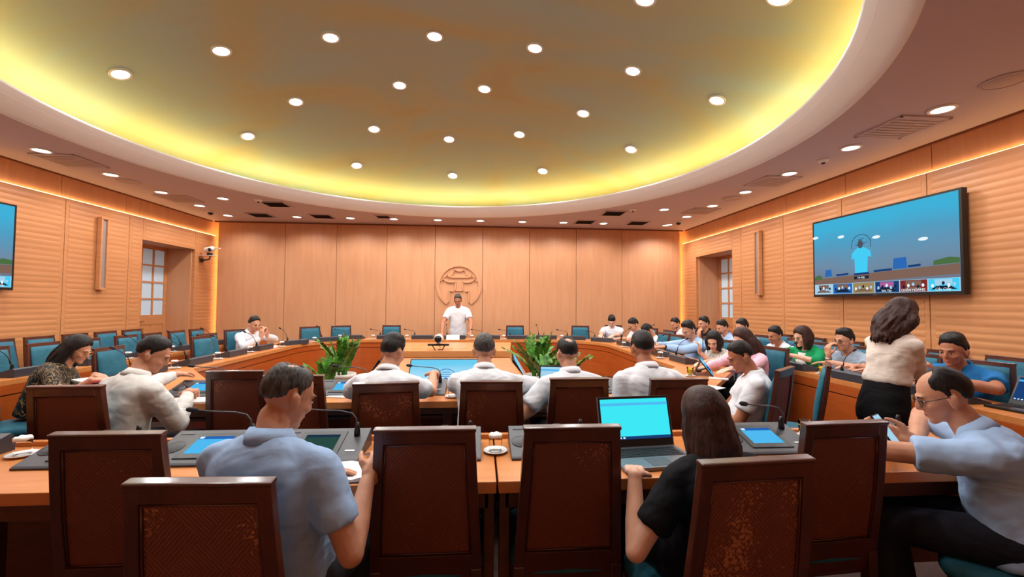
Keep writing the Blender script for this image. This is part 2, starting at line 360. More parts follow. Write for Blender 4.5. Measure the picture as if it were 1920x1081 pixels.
for k in range(-2, 7):
    y = 3.37+.923*k
    if y < -.4: continue
    put(proto_side, first, (4.0, y, ZC), 'round white downlight in the flat ceiling above the lit wall screen side', 'downlights along the screen wall')
    if k < 6: put(proto_side, first, (-5.03, y+.005, ZC), 'round white downlight in the flat ceiling above the empty desk side', 'downlights along the empty desk wall')
for x in (-5.03, -3.7, -2.65, -1.78, -.89, -.01, .87, 1.74, 2.6, 4.02):
    put(proto_side, first, (x, 8.85, ZC), 'round white downlight in the row along the emblem wall', 'downlights along the emblem wall')
for x, y in ((3.3, 7.43), (-4.29, 7.39)): put(proto_side, first, (x, y, ZC), 'single downlight in the ceiling corner beside the dome', 'corner downlights')
put(proto_dome, firstd, (DX, DY, dz(0)), 'downlight at the very centre of the gold dome', None)
for R_, n, g in ((1.12, 6, 'inner'), (2.25, 12, 'middle'), (3.25, 12, 'outer')):
    for k in range(n):
        a = 2*PI*k/n; o = put(proto_dome, firstd, (DX+R_*math.cos(a), DY+R_*math.sin(a), dz(R_)-.006), 'downlight in the %s ring of the gold dome' % g, '%s ring of dome downlights' % g); o.rotation_euler = Matrix.Rotation(math.atan(.109*R_), 3, V((-math.sin(a), math.cos(a), 0))).to_euler()
# ------------------------------------------------------------------ ceiling fittings
def vent(x, y, w, label, dark=False, group=None):
    o = tag(empty('ceiling_vent', (x, y, ZC)), label, 'air vent', group)
    h = w/2
    f = MB()
    for a, c, d, e in ((-h, h, -h, -h+.03), (-h, h, h-.03, h), (-h, -h+.03, -h, h), (h-.03, h, -h, h)): f.bb(a, c, d, e, -.014, .0)
    f.build('frame', 'ceiling', o, bevel=.003)
    MB().bb(-h+.03, h-.03, -h+.03, h-.03, -.004, -.001).build('backing', 'vent_dark' if dark else 'vent', o)
    me = None
    for i in range(8):
        yy = -h+.05+i*(w-.1)/7
        if me is None:
            s = MB().box((0, 0, 0), (w-.07, .03 if dark else (w-.1)/7*.93, .004), Matrix.Rotation(.5 if dark else .08, 3, 'X')).build('slat', 'vent_dark' if dark else 'vent', o); me = s.data
        else:
            s = bpy.data.objects.new('slat', me); COL.objects.link(s); s.parent = o
        s.location = (0, yy, -.010)
for y in (3.76, 5.58, 7.5): vent(4.02, y, .5, 'square pinkish ceiling vent between the downlights above the lit wall screen side', False, 'square vents on screen side')
for y in (5.58, 7.5): vent(-5.04, y, .5, 'square pinkish ceiling vent between the downlights above the empty desk side', False, 'square vents on empty desk side')
for x in (-4.35, -3.17, 2.17, 3.3): vent(x, 8.75, .42, 'dark slotted vent between downlights along the emblem wall', True, 'dark vents along the emblem wall')
for x, y in ((-3.6, 7.75), (2.5, 7.85)): vent(x, y, .42, 'dark slotted vent close to the white dome edge', True, 'dark vents by the dome edge')
vent(-1.95, 8.66, .3, 'small dark slotted vent between dome edge and emblem wall', True)
for x, y, g in ((3.97, 2.9, 'largest round ceiling speaker above the lit wall screen'), (4.02, 6.53, 'round ceiling speaker between two square vents on screen side'), (-5.05, 6.47, 'round ceiling speaker between two square vents on empty desk side')):
    o = tag(empty('ceiling_speaker', (x, y, ZC)), g, 'speaker')
    MB().lathe([(0, -.008), (.125, -.006), (.13, -.002), (.13, 0)]).build('grille', 'vent', o, True); MB().loft([[V((r*math.cos(2*PI*j/32), r*math.sin(2*PI*j/32), z)) for j in range(32)] for r, z in ((.128, 0), (.145, 0), (.143, -.010), (.13, -.010))], closed=True).build('rim', 'ceiling', o, True)
for x, y, g in ((4.03, 4.7, 'white smoke detector on the ceiling above the lit wall screen'), (-3.75, 7.45, 'small sensor on the ceiling near the dome edge, empty desk side'), (2.75, 7.5, 'small sensor on the ceiling near the dome edge, screen side')):
    o = tag(empty('smoke_detector', (x, y, ZC)), g, 'smoke detector')
    MB().lathe([(0, -.035), (.03, -.034), (.05, -.022), (.06, -.012), (.065, 0)]).build('housing', 'lamp_trim', o, True); MB().lathe([(0, -.05), (.018, -.048), (.022, -.034)]).build('sensor', 'vent_dark', o, True)
for x, g in ((-5.15, 'black dome camera on the ceiling near the shelf camera'), (4.08, 'black dome camera on the ceiling in the corner of the screen wall')):
    o = tag(empty('dome_camera', (x, 8.5, ZC)), g, 'security camera')
    MB().lathe([(.0, -.03), (.06, -.028), (.065, 0)]).build('base_plate', 'lamp_trim', o, True); MB().ell((0, 0, -.03), (.048, .048, .045)).build('dark_bubble', 'black', o, True)
# ------------------------------------------------------------------ emblem in low relief
em = tag(empty('wall_emblem', (-.47, YB, 1.80)), 'round carved wooden pagoda gate emblem on the wall behind the speaker', 'emblem')
K = .00198
def stroke(pts, wd, name='roof_line'):
    b = MB(); P2 = [V(((x-367)*K, 0, (335-y)*K)) for x, y in pts]
    for p, q in zip(P2[:-1], P2[1:]):
        d = (q-p); L = d.length; a = math.atan2(d.z, d.x)
        b.box((p+q)/2+V((0, -.014, 0)), (L+wd*.9, .035, wd), Matrix.Rotation(-a, 3, 'Y'))
    b.build(name, 'wall_wood', em, bevel=.004)
def arc(r0, r1, a0, a1, name, y0=-.035):
    b = MB(); n = 72; rg = []
    for i in range(n+1):
        a = math.radians(a0+(a1-a0)*i/n); c, s = math.cos(a), math.sin(a)
        rg.append([V((r*c, y, r*s)) for r, y in ((r0, 0), (r0, y0), (r1, y0), (r1, 0))])
    b.loft(rg).build(name, 'wall_wood', em, bevel=.004)
arc(.425, .495, -57, 237, 'ring')
stroke([(283, 215), (311, 162), (330, 157), (346, 170), (400, 170), (414, 157), (433, 162), (455, 215)], .026)
stroke([(208, 238), (235, 215), (265, 239), (485, 239), (507, 215), (532, 240)], .030)
stroke([(170, 278), (190, 257), (236, 293), (328, 293), (328, 388)], .030); stroke([(565, 278), (545, 257), (498, 293), (408, 293), (408, 388)], .030)
stroke([(328, 389), (408, 389)], .026); stroke([(262, 512), (262, 394), (300, 394)], .026); stroke([(440, 394), (478, 394), (478, 512)], .026)
# ------------------------------------------------------------------ tall wall speakers
for X, sg, g in ((XR, 1, 'tall narrow wall speaker between door recess and lit wall screen'), (XL, -1, 'tall narrow wall speaker beside the door with frosted panes, empty desk side')):
    o = tag(empty('wall_speaker', (X-sg*.013, 6.77, 1.58)), g, 'speaker')
    b = MB(); h, t0, t1 = .045, 0, -sg*.06
    lo, hi = sorted((t0, t1))
    b.bb(lo, hi, -.065, -.04, 0, 1.08); b.bb(lo, hi, .04, .065, 0, 1.08); b.bb(lo, hi, -.04, .04, 0, .03); b.bb(lo, hi, -.04, .04, 1.05, 1.08)
    b.build('frame', 'slat_wood', o, bevel=.004); lo, hi = sorted((0, -sg*.04)); MB().bb(lo, hi, -.04, .04, .03, 1.05).build('grille_cloth', 'sconce_cloth', o)
# ------------------------------------------------------------------ wall screens
def text(body, mat, parent, size, loc, rot):
    c = bpy.data.curves.new('caption', 'FONT'); c.body = body; c.size = size; c.align_x = 'CENTER'; c.extrude = .0005
    o = bpy.data.objects.new('caption', c); COL.objects.link(o); c.materials.append(M[mat]); o.parent = parent; o.location = loc; o.rotation_euler = rot
    dg = bpy.context.evaluated_depsgraph_get(); me = bpy.data.meshes.new_from_object(o.evaluated_get(dg)); me.name = 'caption'
    if not me.materials: me.materials.append(M[mat])
    n_ = bpy.data.objects.new('caption', me); COL.objects.link(n_); n_.parent = parent; n_.location = loc; n_.rotation_euler = rot; bpy.data.objects.remove(o); return n_
def screen_tv(X, sg, label):
    # local frame: u to the viewer's right, v up, w towards the viewer
    W, H = 1.82, 1.02
    o = tag(empty('wall_screen', (X-sg*.05, 4.60, 1.535)), label, 'screen')
    def P(u, v, wv): return V((-sg*wv, -sg*(u-W/2), v))
    pic = [None]
    def q(u0, u1, v0, v1, wv, mat, name, th=.0015):
        a, c = P(u0, v0, wv), P(u1, v1, wv+th); lo = [min(a[i], c[i]) for i in range(3)]; hi = [max(a[i], c[i]) for i in range(3)]
        return MB().bb(lo[0], hi[0], lo[1], hi[1], lo[2], hi[2]).build(name, mat, o)
    q(0, W, 0, H, 0, 'black', 'casing', .06); q(.3, W-.3, .2, H-.2, -.045, 'black_matte', 'wall_mount', .05)
    pic[0] = q(.025, W-.025, .032, H-.022, .0605, 'tv_feed', 'picture')
    z = .0622
    def poly(pts, mat, name, k):
        b = MB().loft([[P(u, v, z+k*.0006) for u, v in pts], [P(u, v, z+k*.0006+.0004) for u, v in pts]]); b.build(name, mat, pic[0])
    def disc(u, v, ru, rv, mat, name, k, n=20): poly([(u+ru*math.cos(2*PI*i/n), v+rv*math.sin(2*PI*i/n)) for i in range(n)], mat, name, k)
    poly([(.027, .15), (W-.027, .20), (W-.027, .30), (1.0, .275), (.027, .235)], 'e_brown', 'desk_image', 1)
    poly([(.027, .225), (.16, .232), (.15, .27), (.09, .29), (.027, .26)], 'e_green', 'plant_image', 2); poly([(1.55, .30), (W-.027, .305), (W-.027, .355), (1.7, .37), (1.56, .345)], 'e_green', 'plant_image', 2)
    for u0, u1, v0, v1 in ((.2, .31, .26, .35), (1.13, 1.29, .29, .41)): poly([(u0, v0), (u1, v0+.005), (u1-.01, v1+.005), (u0+.01, v1)], 'e_blue', 'chair_image', 2)
    for u0, u1, v0 in ((.38, .56, .262), (.9, 1.12, .275), (1.3, 1.43, .297), (.64, .84, .255)): poly([(u0, v0), (u1, v0+.006), (u1, v0+.03), (u0, v0+.024)], 'e_navy', 'console_image', 3)
    # ring and roofs behind the figure
    for i in range(22):
        a0, a1 = [math.radians(-20+220*(i+j)/22) for j in (0, 1)]
        poly([(.74+r*math.cos(a), .62+r*.95*math.sin(a)) for r, a in ((.125, a0), (.131, a0), (.131, a1), (.125, a1))], 'e_dark', 'emblem_image', 1)
    poly([(.70, .675), (.78, .685), (.78, .691), (.70, .681)], 'e_dark', 'emblem_image', 1); poly([(.65, .63), (.69, .615), (.80, .63), (.84, .65), (.80, .636), (.69, .622)], 'e_dark', 'emblem_image', 1)
    poly([(.655, .275), (.82, .28), (.83, .47), (.875, .46), (.865, .53), (.80, .575), (.76, .59), (.71, .59), (.67, .57), (.615, .52), (.61, .45), (.65, .46)], 'e_cyan', 'figure_image', 4)
    disc(.735, .625, .037, .05, 'e_skin', 'figure_image', 5); poly([(.655, .255), (.82, .26), (.82, .285), (.655, .28)], 'e_navy', 'figure_image', 5)
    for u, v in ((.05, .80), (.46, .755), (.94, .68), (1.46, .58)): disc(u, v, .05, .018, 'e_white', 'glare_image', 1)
    poly([(.64, .205), (.84, .21), (.84, .245), (.64, .24)], 'e_dark', 'name_plate_image', 6)
    rx = (PI/2, 0, -sg*PI/2)
    text('Hà Nội', 'e_white', pic[0], .032, P(.74, .214, z+.006), rx)
    tw = (W-.06)/6; bgs = ('e_pale', 'e_blue', 'e_tan', 'e_navy', 'e_maroon', 'e_cyan'); mids = ('e_brown', 'e_brown', 'e_tan', 'e_pink', 'e_brown', 'e_dark')
    q(.027, W-.027, .034, .166, .0622, 'e_pale', 'strip_frame')
    for i in range(6):
        u0 = .03+i*tw+.006; u1 = u0+tw-.012; k = 3
        poly([(u0, .038), (u1, .038), (u1, .162), (u0, .162)], bgs[i], 'thumbnail', k)
        poly([(u0+.06, .10), (u1-.06, .10), (u1-.06, .155), (u0+.06, .155)], mids[i] if i != 5 else 'e_pale', 'thumbnail_detail', k+1)
        poly([(u0+.02, .055), (u1-.02, .055), (u1-.08, .09), (u0+.08, .09)], 'e_dark' if i % 2 else 'e_brown', 'thumbnail_detail', k+1)
        for j in range(5): disc(u0+.04+j*.05, .092+.012*((j*7) % 3), .014, .018, ('e_pale', 'e_dark', 'e_white')[(i+j) % 3], 'thumbnail_detail', k+2, 10)
    for i, s in ((3, 'Sơn Tây'), (4, 'QUẬN HOÀNG'), (5, 'Cầu Giấy')): text(s, 'e_white', pic[0], .036, P(.03+(i+.5)*tw, .045, z+.007), rx)
    q(W/2-.03, W/2+.03, .010, .018, .0602, 'grey_plastic', 'maker_mark')
    return o
screen_tv(XR, 1, 'large black framed wall screen above the seated row, showing a video meeting'); screen_tv(XL, -1, 'black framed wall screen above the empty desk chairs, showing a video meeting')
# ------------------------------------------------------------------ camera on a wall bracket
o = tag(empty('conference_camera', (XL+.02, 9.05, 2.34)), 'silver pan camera on a small bracket beside the door recess', 'camera')
MB().bb(0, .30, -.06, .06, .0, .012).build('shelf', 'lamp_trim', o, bevel=.003)
MB().tube([(.0, 0, -.09), (.05, 0, -.09), (.16, 0, -.07), (.18, 0, -.005)], .014).build('bracket_arm', 'black', o, True); MB().bb(-.002, .03, -.04, .04, -.13, -.05).build('wall_plate', 'black', o, bevel=.004)
MB().lathe([(0, .012), (.05, .012), (.055, .03), (.045, .06), (0, .065)], c=(.17, 0, 0)).build('base', 'black', o, True)
MB().capsule((.10, 0, .12), (.23, -.03, .14), .055, .055).build('camera_body', 'lamp_trim', o, True); MB().capsule((.20, -.06, .125), (.215, -.08, .125), .035, .03).build('lens', 'black', o, True)
MB().bb(.22, .36, -.05, .05, .15, .165).build('sun_hood', 'lamp_trim', o, bevel=.003)
# ================================================================== desks
TZ = .75
def lerp(a, b, t): return a+(b-a)*t
def arcpts(cx, cy, rx, ry, a0, a1, n): return [(cx+rx*math.cos(math.radians(lerp(a0, a1, i/n))), cy+ry*math.sin(math.radians(lerp(a0, a1, i/n)))) for i in range(n+1)]
inner = [(-2.05, 3.50), (1.32, 3.50), (2.13, 4.48), (2.15, 6.80)]+arcpts(1.15, 6.85, 1.0, 1.0, 4, 86, 8)+[(1.10, 7.85), (-1.82, 7.85)]+arcpts(-1.87, 6.85, 1.0, 1.0, 94, 176, 8)+[(-2.87, 6.80), (-2.85, 4.48)]
outer = [(-2.32, 2.96), (1.58, 2.96), (2.66, 4.30), (2.70, 6.80)]+arcpts(1.15, 6.85, 1.54, 1.50, 4, 86, 8)+[(1.10, 8.36), (-1.82, 8.36)]+arcpts(-1.87, 6.85, 1.54, 1.50, 94, 176, 8)+[(-3.41, 6.80), (-3.38, 4.30)]
n = len(inner)
rt = tag(empty('ring_table', (-.37, 5.6, 0)), 'orange wood ring shaped conference table around the plants and podium', 'table')
def ring_band(p0, p1, z0, z1, name, mat, bev=0, parent=rt):
    b = MB(); nn = len(p0)
    vs = [V((x+.37, y-5.6, z)) for z in (z0, z1) for pp in (p0, p1) for x, y in pp]
    fs = []
    for i in range(nn):
        j = (i+1) % nn
        fs += [(i, j, nn+j, nn+i), (2*nn+i, 3*nn+i, 3*nn+j, 2*nn+j), (i, 2*nn+i, 2*nn+j, j), (nn+i, nn+j, 3*nn+j, 3*nn+i)]
    return b.add(vs, fs).build(name, mat, parent, bevel=bev)
def mixp(t): return [(lerp(a[0], c[0], t), lerp(a[1], c[1], t)) for a, c in zip(inner, outer)]
ring_band(mixp(-.03), outer, .708, TZ, 'worktop', 'table_wood')
ring_band(mixp(0), mixp(.03), .625, .708, 'upper_band', 'panel_wood')
ring_band(mixp(.03), mixp(.05), .60, .70, 'shadow_gap', 'seam')
# lower front, one panel for each stretch, each bend a single curved panel
p0, p1 = mixp(.01), mixp(.05)
L0 = [V((q[0]+.37, q[1]-5.6, 0)) for q in p0]; L1 = [V((q[0]+.37, q[1]-5.6, 0)) for q in p1]
runs = []; i = 0
while i < n:
    if (L0[(i+1) % n]-L0[i]).length < .35:
        k = i
        while k < n and (L0[(k+1) % n]-L0[k]).length < .35: k += 1
        runs.append(list(range(i, k+1))); i = k
    else:
        runs.append([i, (i+1) % n]); i += 1
for rn in runs:
    if len(rn) == 2:
        a, c, d, e = L0[rn[0]], L0[rn[1]], L1[rn[1]], L1[rn[0]]; segs = max(1, round((c-a).length/1.1))
        for k in range(segs):
            t0, t1 = k/segs, (k+1)/segs; u = .0025/max((c-a).length, .05)
            qs = [a.lerp(c, t0+u), a.lerp(c, t1-u), e.lerp(d, t1-u), e.lerp(d, t0+u)]
            MB().loft([[q+V((0, 0, .06)) for q in qs], [q+V((0, 0, .615)) for q in qs]]).build('front_panel', 'panel_wood', rt)
    else:
        MB().loft([[L0[q]+V((0, 0, .06)), L0[q]+V((0, 0, .615)), L1[q]+V((0, 0, .615)), L1[q]+V((0, 0, .06))] for q in rn]).build('front_panel', 'panel_wood', rt)
ring_band(mixp(.04), mixp(.10), 0, .06, 'plinth', 'under_wood')
# frame under the near run
for x in (-2.30, -.80, -.22, .33, .885, 1.45):
    MB().bb(x+.37-.03, x+.37+.03, 3.02-5.6, 3.08-5.6, 0, .708).build('leg', 'under_wood', rt, bevel=.004)
MB().bb(-2.2+.37, 1.5+.37, 3.04-5.6, 3.46-5.6, .615, .635).build('shelf', 'under_wood', rt); MB().bb(-2.25+.37, 1.55+.37, 3.00-5.6, 3.03-5.6, .655, .708).build('apron', 'under_wood', rt)
def straight_desk(name, label, x0, x1, y0, y1, face, posts=(), mid=0):
    # face: which side the closed front is on ('+x', '-x', 'none')
    o = tag(empty(name, ((x0+x1)/2, (y0+y1)/2, 0)), label, 'desk'); hx, hy = (x1-x0)/2, (y1-y0)/2
    MB().bb(-hx, hx, -hy, hy, .705, TZ).build('worktop', 'table_wood', o, bevel=.004)
    if face == 'none':
        MB().bb(-hx, hx, hy-.03, hy, TZ, TZ+.022).build('rear_lip', 'table_wood', o, bevel=.003)
        MB().bb(-hx+.03, hx-.03, -hy+.05, -hy+.07, .63, .705).build('apron', 'under_wood', o)
        MB().bb(-hx+.03, hx-.03, -hy+.14, hy-.02, .605, .625).build('shelf', 'under_wood', o)
        MB().bb(-hx+.03, hx-.03, hy-.05, hy-.03, .08, .70).build('modesty_panel', 'under_wood', o)
        for x in posts: MB().bb(x-(x0+x1)/2-.02, x-(x0+x1)/2+.02, -hy+.05, -hy+.11, 0, .705).build('leg', 'under_wood', o, bevel=.004)
    else:
        s = 1 if face == '+x' else -1; fx = s*hx
        def bx(a, c, ya, yb, z0, z1, nm, mt): lo, hi = sorted((fx-s*a, fx-s*c)); return MB().bb(lo, hi, ya, yb, z0, z1).build(nm, mt, o, bevel=.003)
        bx(0, .02, -hy, hy, .625, .706, 'upper_band', 'panel_wood'); bx(.02, .03, -hy, hy, .60, .70, 'shadow_gap', 'seam')
        k = round((y1-y0)/1.1)
        for i in range(k): bx(.006, .03, lerp(-hy, hy, i/k)+.003, lerp(-hy, hy, (i+1)/k)-.003, .06, .615, 'front_panel', 'panel_wood')
        bx(.03, .06, -hy, hy, 0, .06, 'plinth', 'under_wood')
        for yy in (-hy+.02, mid, hy-.02): bx(.03, x1-x0-.03, yy-.02, yy+.02, 0, .705, 'end_panel', 'under_wood')
    return o
straight_desk('front_desk', 'orange wood desk joined at a dark seam, with the open notebook on it', -2.75, .068, 1.63, 2.17, 'none', (-2.70, -1.75, -.955, .042))
straight_desk('front_desk', 'orange wood desk joined at a dark seam, with the silver laptop on it', .076, 2.6, 1.63, 2.17, 'none', (.102, 1.07, 2.55))
straight_desk('side_desk', 'long orange wood desk with closed front below the lit wall screen', 3.26, 3.66, .9, 8.75, '-x', mid=-.375)
straight_desk('side_desk', 'long orange wood desk with closed front, all its chairs empty', -4.40, -3.95, .9, 8.3, '+x', mid=-.045)
# ================================================================== chairs
def make_chair():
    o = empty('conference_chair')
    piv = V((0, -.195, .45)); R = Matrix.Rotation(.155, 3, 'X')
    def T(p): return piv+R @ V(p)
    H = .532
    def hw(z): return lerp(.202, .174, z/H)
    def bow(z): return -.008*math.sin(PI*min(max(z/H, 0), 1))
    for s in (-1, 1):
        b = MB(); rg = []
        for i in range(7):
            z = H*i/6; w_ = hw(z); rg.append([T((s*(w_-x), y+bow(z), z)) for x, y in ((0, -.018), (.036, -.018), (.036, .012), (0, .012))])
        b.loft(rg).build('stile', 'chair_wood', o, bevel=.004)
        lf = MB(); lf.loft([[V((s*.182+x, y+dy, z)) for x, y in ((-.02, -.022), (.02, -.022), (.02, .02), (-.02, .02))] for z, dy in ((0, -.235), (.25, -.20), (.452, -.196))]).build('leg', 'chair_wood', o, bevel=.004)
        MB().loft([[V((s*.178+x*k, .185+y*k, z)) for x, y in ((-.02, -.02), (.02, -.02), (.02, .02), (-.02, .02))] for z, k in ((0, .75), (.39, 1.05))]).build('leg', 'chair_wood', o, bevel=.004)
    def rail(z0, z1, d0, d1, name):
        w0, w1 = hw(z0)-.034, hw(z1)-.034
        MB().loft([[T((-w0, d0+bow(z0), z0)), T((w0, d0+bow(z0), z0)), T((w0, d1+bow(z0), z0)), T((-w0, d1+bow(z0), z0))], [T((-w1, d0+bow(z1), z1)), T((w1, d0+bow(z1), z1)), T((w1, d1+bow(z1), z1)), T((-w1, d1+bow(z1), z1))]]).build(name, 'chair_wood', o, bevel=.003)
    rail(H-.046, H-.002, -.018, .012, 'top_rail'); rail(-.07, .062, -.018, .012, 'bottom_rail')
    b = MB(); w_ = hw(H)+.004; b.loft([[T((x, y, z)) for x, y in ((-w_, -.020), (w_, -.020), (w_, .013), (-w_, .013))] for z in (H-.006, H+.008)]).build('crest_cap', 'chair_wood', o, bevel=.005)
    b = MB(); rg = []
    for i in range(7):
        z = lerp(.06, H-.045, i/6); w_ = hw(z)-.034; rg.append([T((-w_, -.009+bow(z), z)), T((w_, -.009+bow(z), z)), T((w_, .002+bow(z), z)), T((-w_, .002+bow(z), z))])
    wp = b.loft(rg).build('woven_panel', 'rattan', o)
    bd = MB()
    for z, nx in ((.068, 0), (H-.052, 0)): w_ = hw(z)-.036; bd.tube([T((-w_, -.012+bow(z), z)), T((w_, -.012+bow(z), z))], .0035, 6)
    for s in (-1, 1): bd.tube([T((s*(hw(z)-.04), -.012+bow(z), z)) for z in [lerp(.068, H-.052, i/6) for i in range(7)]], .0035, 6)
    bd.build('bead', 'chair_wood', wp, True)
    b = MB(); rg = []
    for i in range(9):
        z = lerp(.05, H-.03, i/8); e = math.sin(PI*(i+.35)/8.7)**.35; w_ = (hw(z)-.022)
        rg.append([T((w_*x, (y*e if y > .018 else y)+bow(z), z)) for x, y in ((-1, .014), (-.97, .030), (-.8, .044), (0, .050), (.8, .044), (.97, .030), (1, .014))])
    b.loft(rg).build('back_cushion', 'teal', o, True)
    MB().bb(-.192, .192, -.19, .205, .355, .41).build('seat_rail', 'chair_wood', o, bevel=.006)
    b = MB(); rg = []
    for z, k in ((.405, .97), (.425, 1.02), (.45, 1.02), (.466, .95), (.474, .70), (.476, .2)):
        rg.append([V((.206*k*sx*q, .01+.218*k*sy*q2, z)) for sx, sy, q, q2 in [(math.copysign(abs(math.cos(t))**.32, math.cos(t)), math.copysign(abs(math.sin(t))**.32, math.sin(t)), 1, 1) for t in [2*PI*j/32 for j in range(32)]]])
    b.loft(rg).build('seat_cushion', 'teal', o, True)
    return o
chair0 = make_chair(); cused = [False]; CHAIRS = {}
def chair(tx, ty, a, label, group=None):
    """tx, ty: middle of the top rail; a: direction the chair faces in degrees"""
    o = copy_tree(chair0) if cused[0] else chair0; cused[0] = True
    f = V((math.cos(math.radians(a)), math.sin(math.radians(a)), 0))
    o.location = V((tx, ty, 0))+f*.278; o.rotation_euler = (0, 0, math.radians(a-90)); tag(o, label, 'chair', group); CHAIRS.setdefault(label, o)
    if 'worn' in label or 'scratches' in label:
        for k in o.children:
            if k.name.startswith('woven_panel'): k.data = k.data.copy(); k.data.materials[0] = M['rattan_worn']
    return o
# near desk
chair(-1.23, 1.535, 90, 'woven back dark wood chair at the front desk, empty, beside the covered cup')
chair(-.68, 1.12, 88, 'woven back dark wood chair behind the man writing in a notebook')
chair(-.187, 1.535, 90, 'woven back empty chair between the notebook and the covered cup')
chair(.335, 1.535, 90, 'woven back empty chair between the covered cup and the silver laptop')
chair(.79, 1.18, 94, 'worn woven back chair, pale scuffs, behind the woman at the laptop')
chair(1.38, 1.535, 94, 'woven back empty chair between the laptop woman and the man with a phone')
chair(2.13, 1.40, 120, 'dark wood chair with teal seat under the man holding a phone')
# ring table, near run
chair(-2.12, 2.38, 92, 'woven back chair behind the white shirted man turned to papers')
chair(-1.545, 2.855, 90, 'empty woven back chair tight against the ring table beside an empty one')
chair(-1.11, 2.67, 90, 'empty woven back chair pulled slightly back beside the loose paper sheet')
chair(-.51, 2.41, 98, 'worn woven back chair of the black haired man in front of the podium screen')
chair(.07, 2.44, 88, 'woven back chair with white scratches, of the man with cropped greying hair')
chair(.59, 2.51, 91, 'clean woven back chair of the balding man at the small laptop')
chair(1.18, 2.47, 91, 'woven back chair of the white shirted man beside the printed blouse woman')
chair(2.12, 2.84, 128, 'dark wood chair seen from its side behind the man with rolled white sleeve')
chair(2.62, 3.05, 141, 'narrow chair seen edge on, teal front, standing empty before the long desk')
chair(-3.74, 3.50, 36, 'dark wood chair with teal back behind the woman in the gold patterned blouse')
# chairs behind the empty desk and along its wall
for y in (3.4, 3.85, 4.30, 4.80, 5.28, 5.84, 6.27, 6.75, 7.2): chair(-4.52, y, 2, 'empty teal backed chair behind the long empty desk', 'chairs behind the empty desk')
for y in (4.70, 5.16, 5.62, 6.08, 6.54, 7.0): chair(-5.34, y, 0, 'empty teal backed chair against the slatted wall behind the empty desk', 'chairs along the empty desk wall')
chair(-3.52, 4.35, 2, 'empty teal chair at the ring table beside the patterned blouse woman')
chair(-3.52, 5.70, -4, 'empty teal chair at the ring table next to the man with clasped hands'); chair(-3.72, 6.15, -6, 'empty teal chair drawn back behind another, next to the man with clasped hands')
chair(-3.60, 6.75, -30, 'teal chair under the man with clasped hands')
chair(-3.05, 7.95, -50, 'empty teal chair at the bend of the ring table, nearer the man with clasped hands'); chair(-2.62, 8.32, -66, 'empty teal chair at the bend of the ring table, nearer the emblem wall')
chair(-1.72, 8.52, -90, 'empty teal chair against the emblem wall side, beside the leafy plant'); chair(.70, 8.52, -90, 'empty teal chair between the standing man and the reading young man')
chair(2.02, 8.5, -98, 'empty teal chair next to the young man reading papers'); chair(2.72, 8.75, -106, 'teal chair under the young man reading papers')
for y, g in ((6.06, 'empty teal chair between the light blue shirted man and the stooping man'), (6.50, 'second empty teal chair beyond the light blue shirted man')): chair(2.88, y, 184, g)
for x, y, g in ((3.13, 5.68, 'teal chair under the man in light blue long sleeves'), (3.08, 4.98, 'teal chair under the printed blouse woman'), (3.26, 8.06, 'teal chair under the man reaching across the papers'), (3.20, 7.32, 'teal chair under the stooping black haired man')): chair(x, y, 190, g)
chair(3.02, 4.36, 182, 'teal chair under the woman in pink sleeves')
for y in (2.90, 3.42, 3.93, 4.50, 5.03, 5.60, 6.21): chair(4.63, y, 180, 'empty teal backed chair against the slatted wall under the lit screen', 'chairs along the screen wall')
for y, g in ((2.22, 'far end man in blue sleeves'), (3.18, 'stout blue shirted man'), (3.72, 'white shirted man hidden by the standing woman'), (4.28, 'grey shirted man with glasses'), (4.86, 'woman in the green jacket'), (5.38, 'tanned white shirted man'), (6.06, 'man behind the pink sleeved woman'), (6.58, 'pale blue shirted man'), (7.15, 'black shirted man'), (8.24, 'young man in the far corner')): chair(4.20, y, 180, 'teal chair at the long desk, %s' % g)
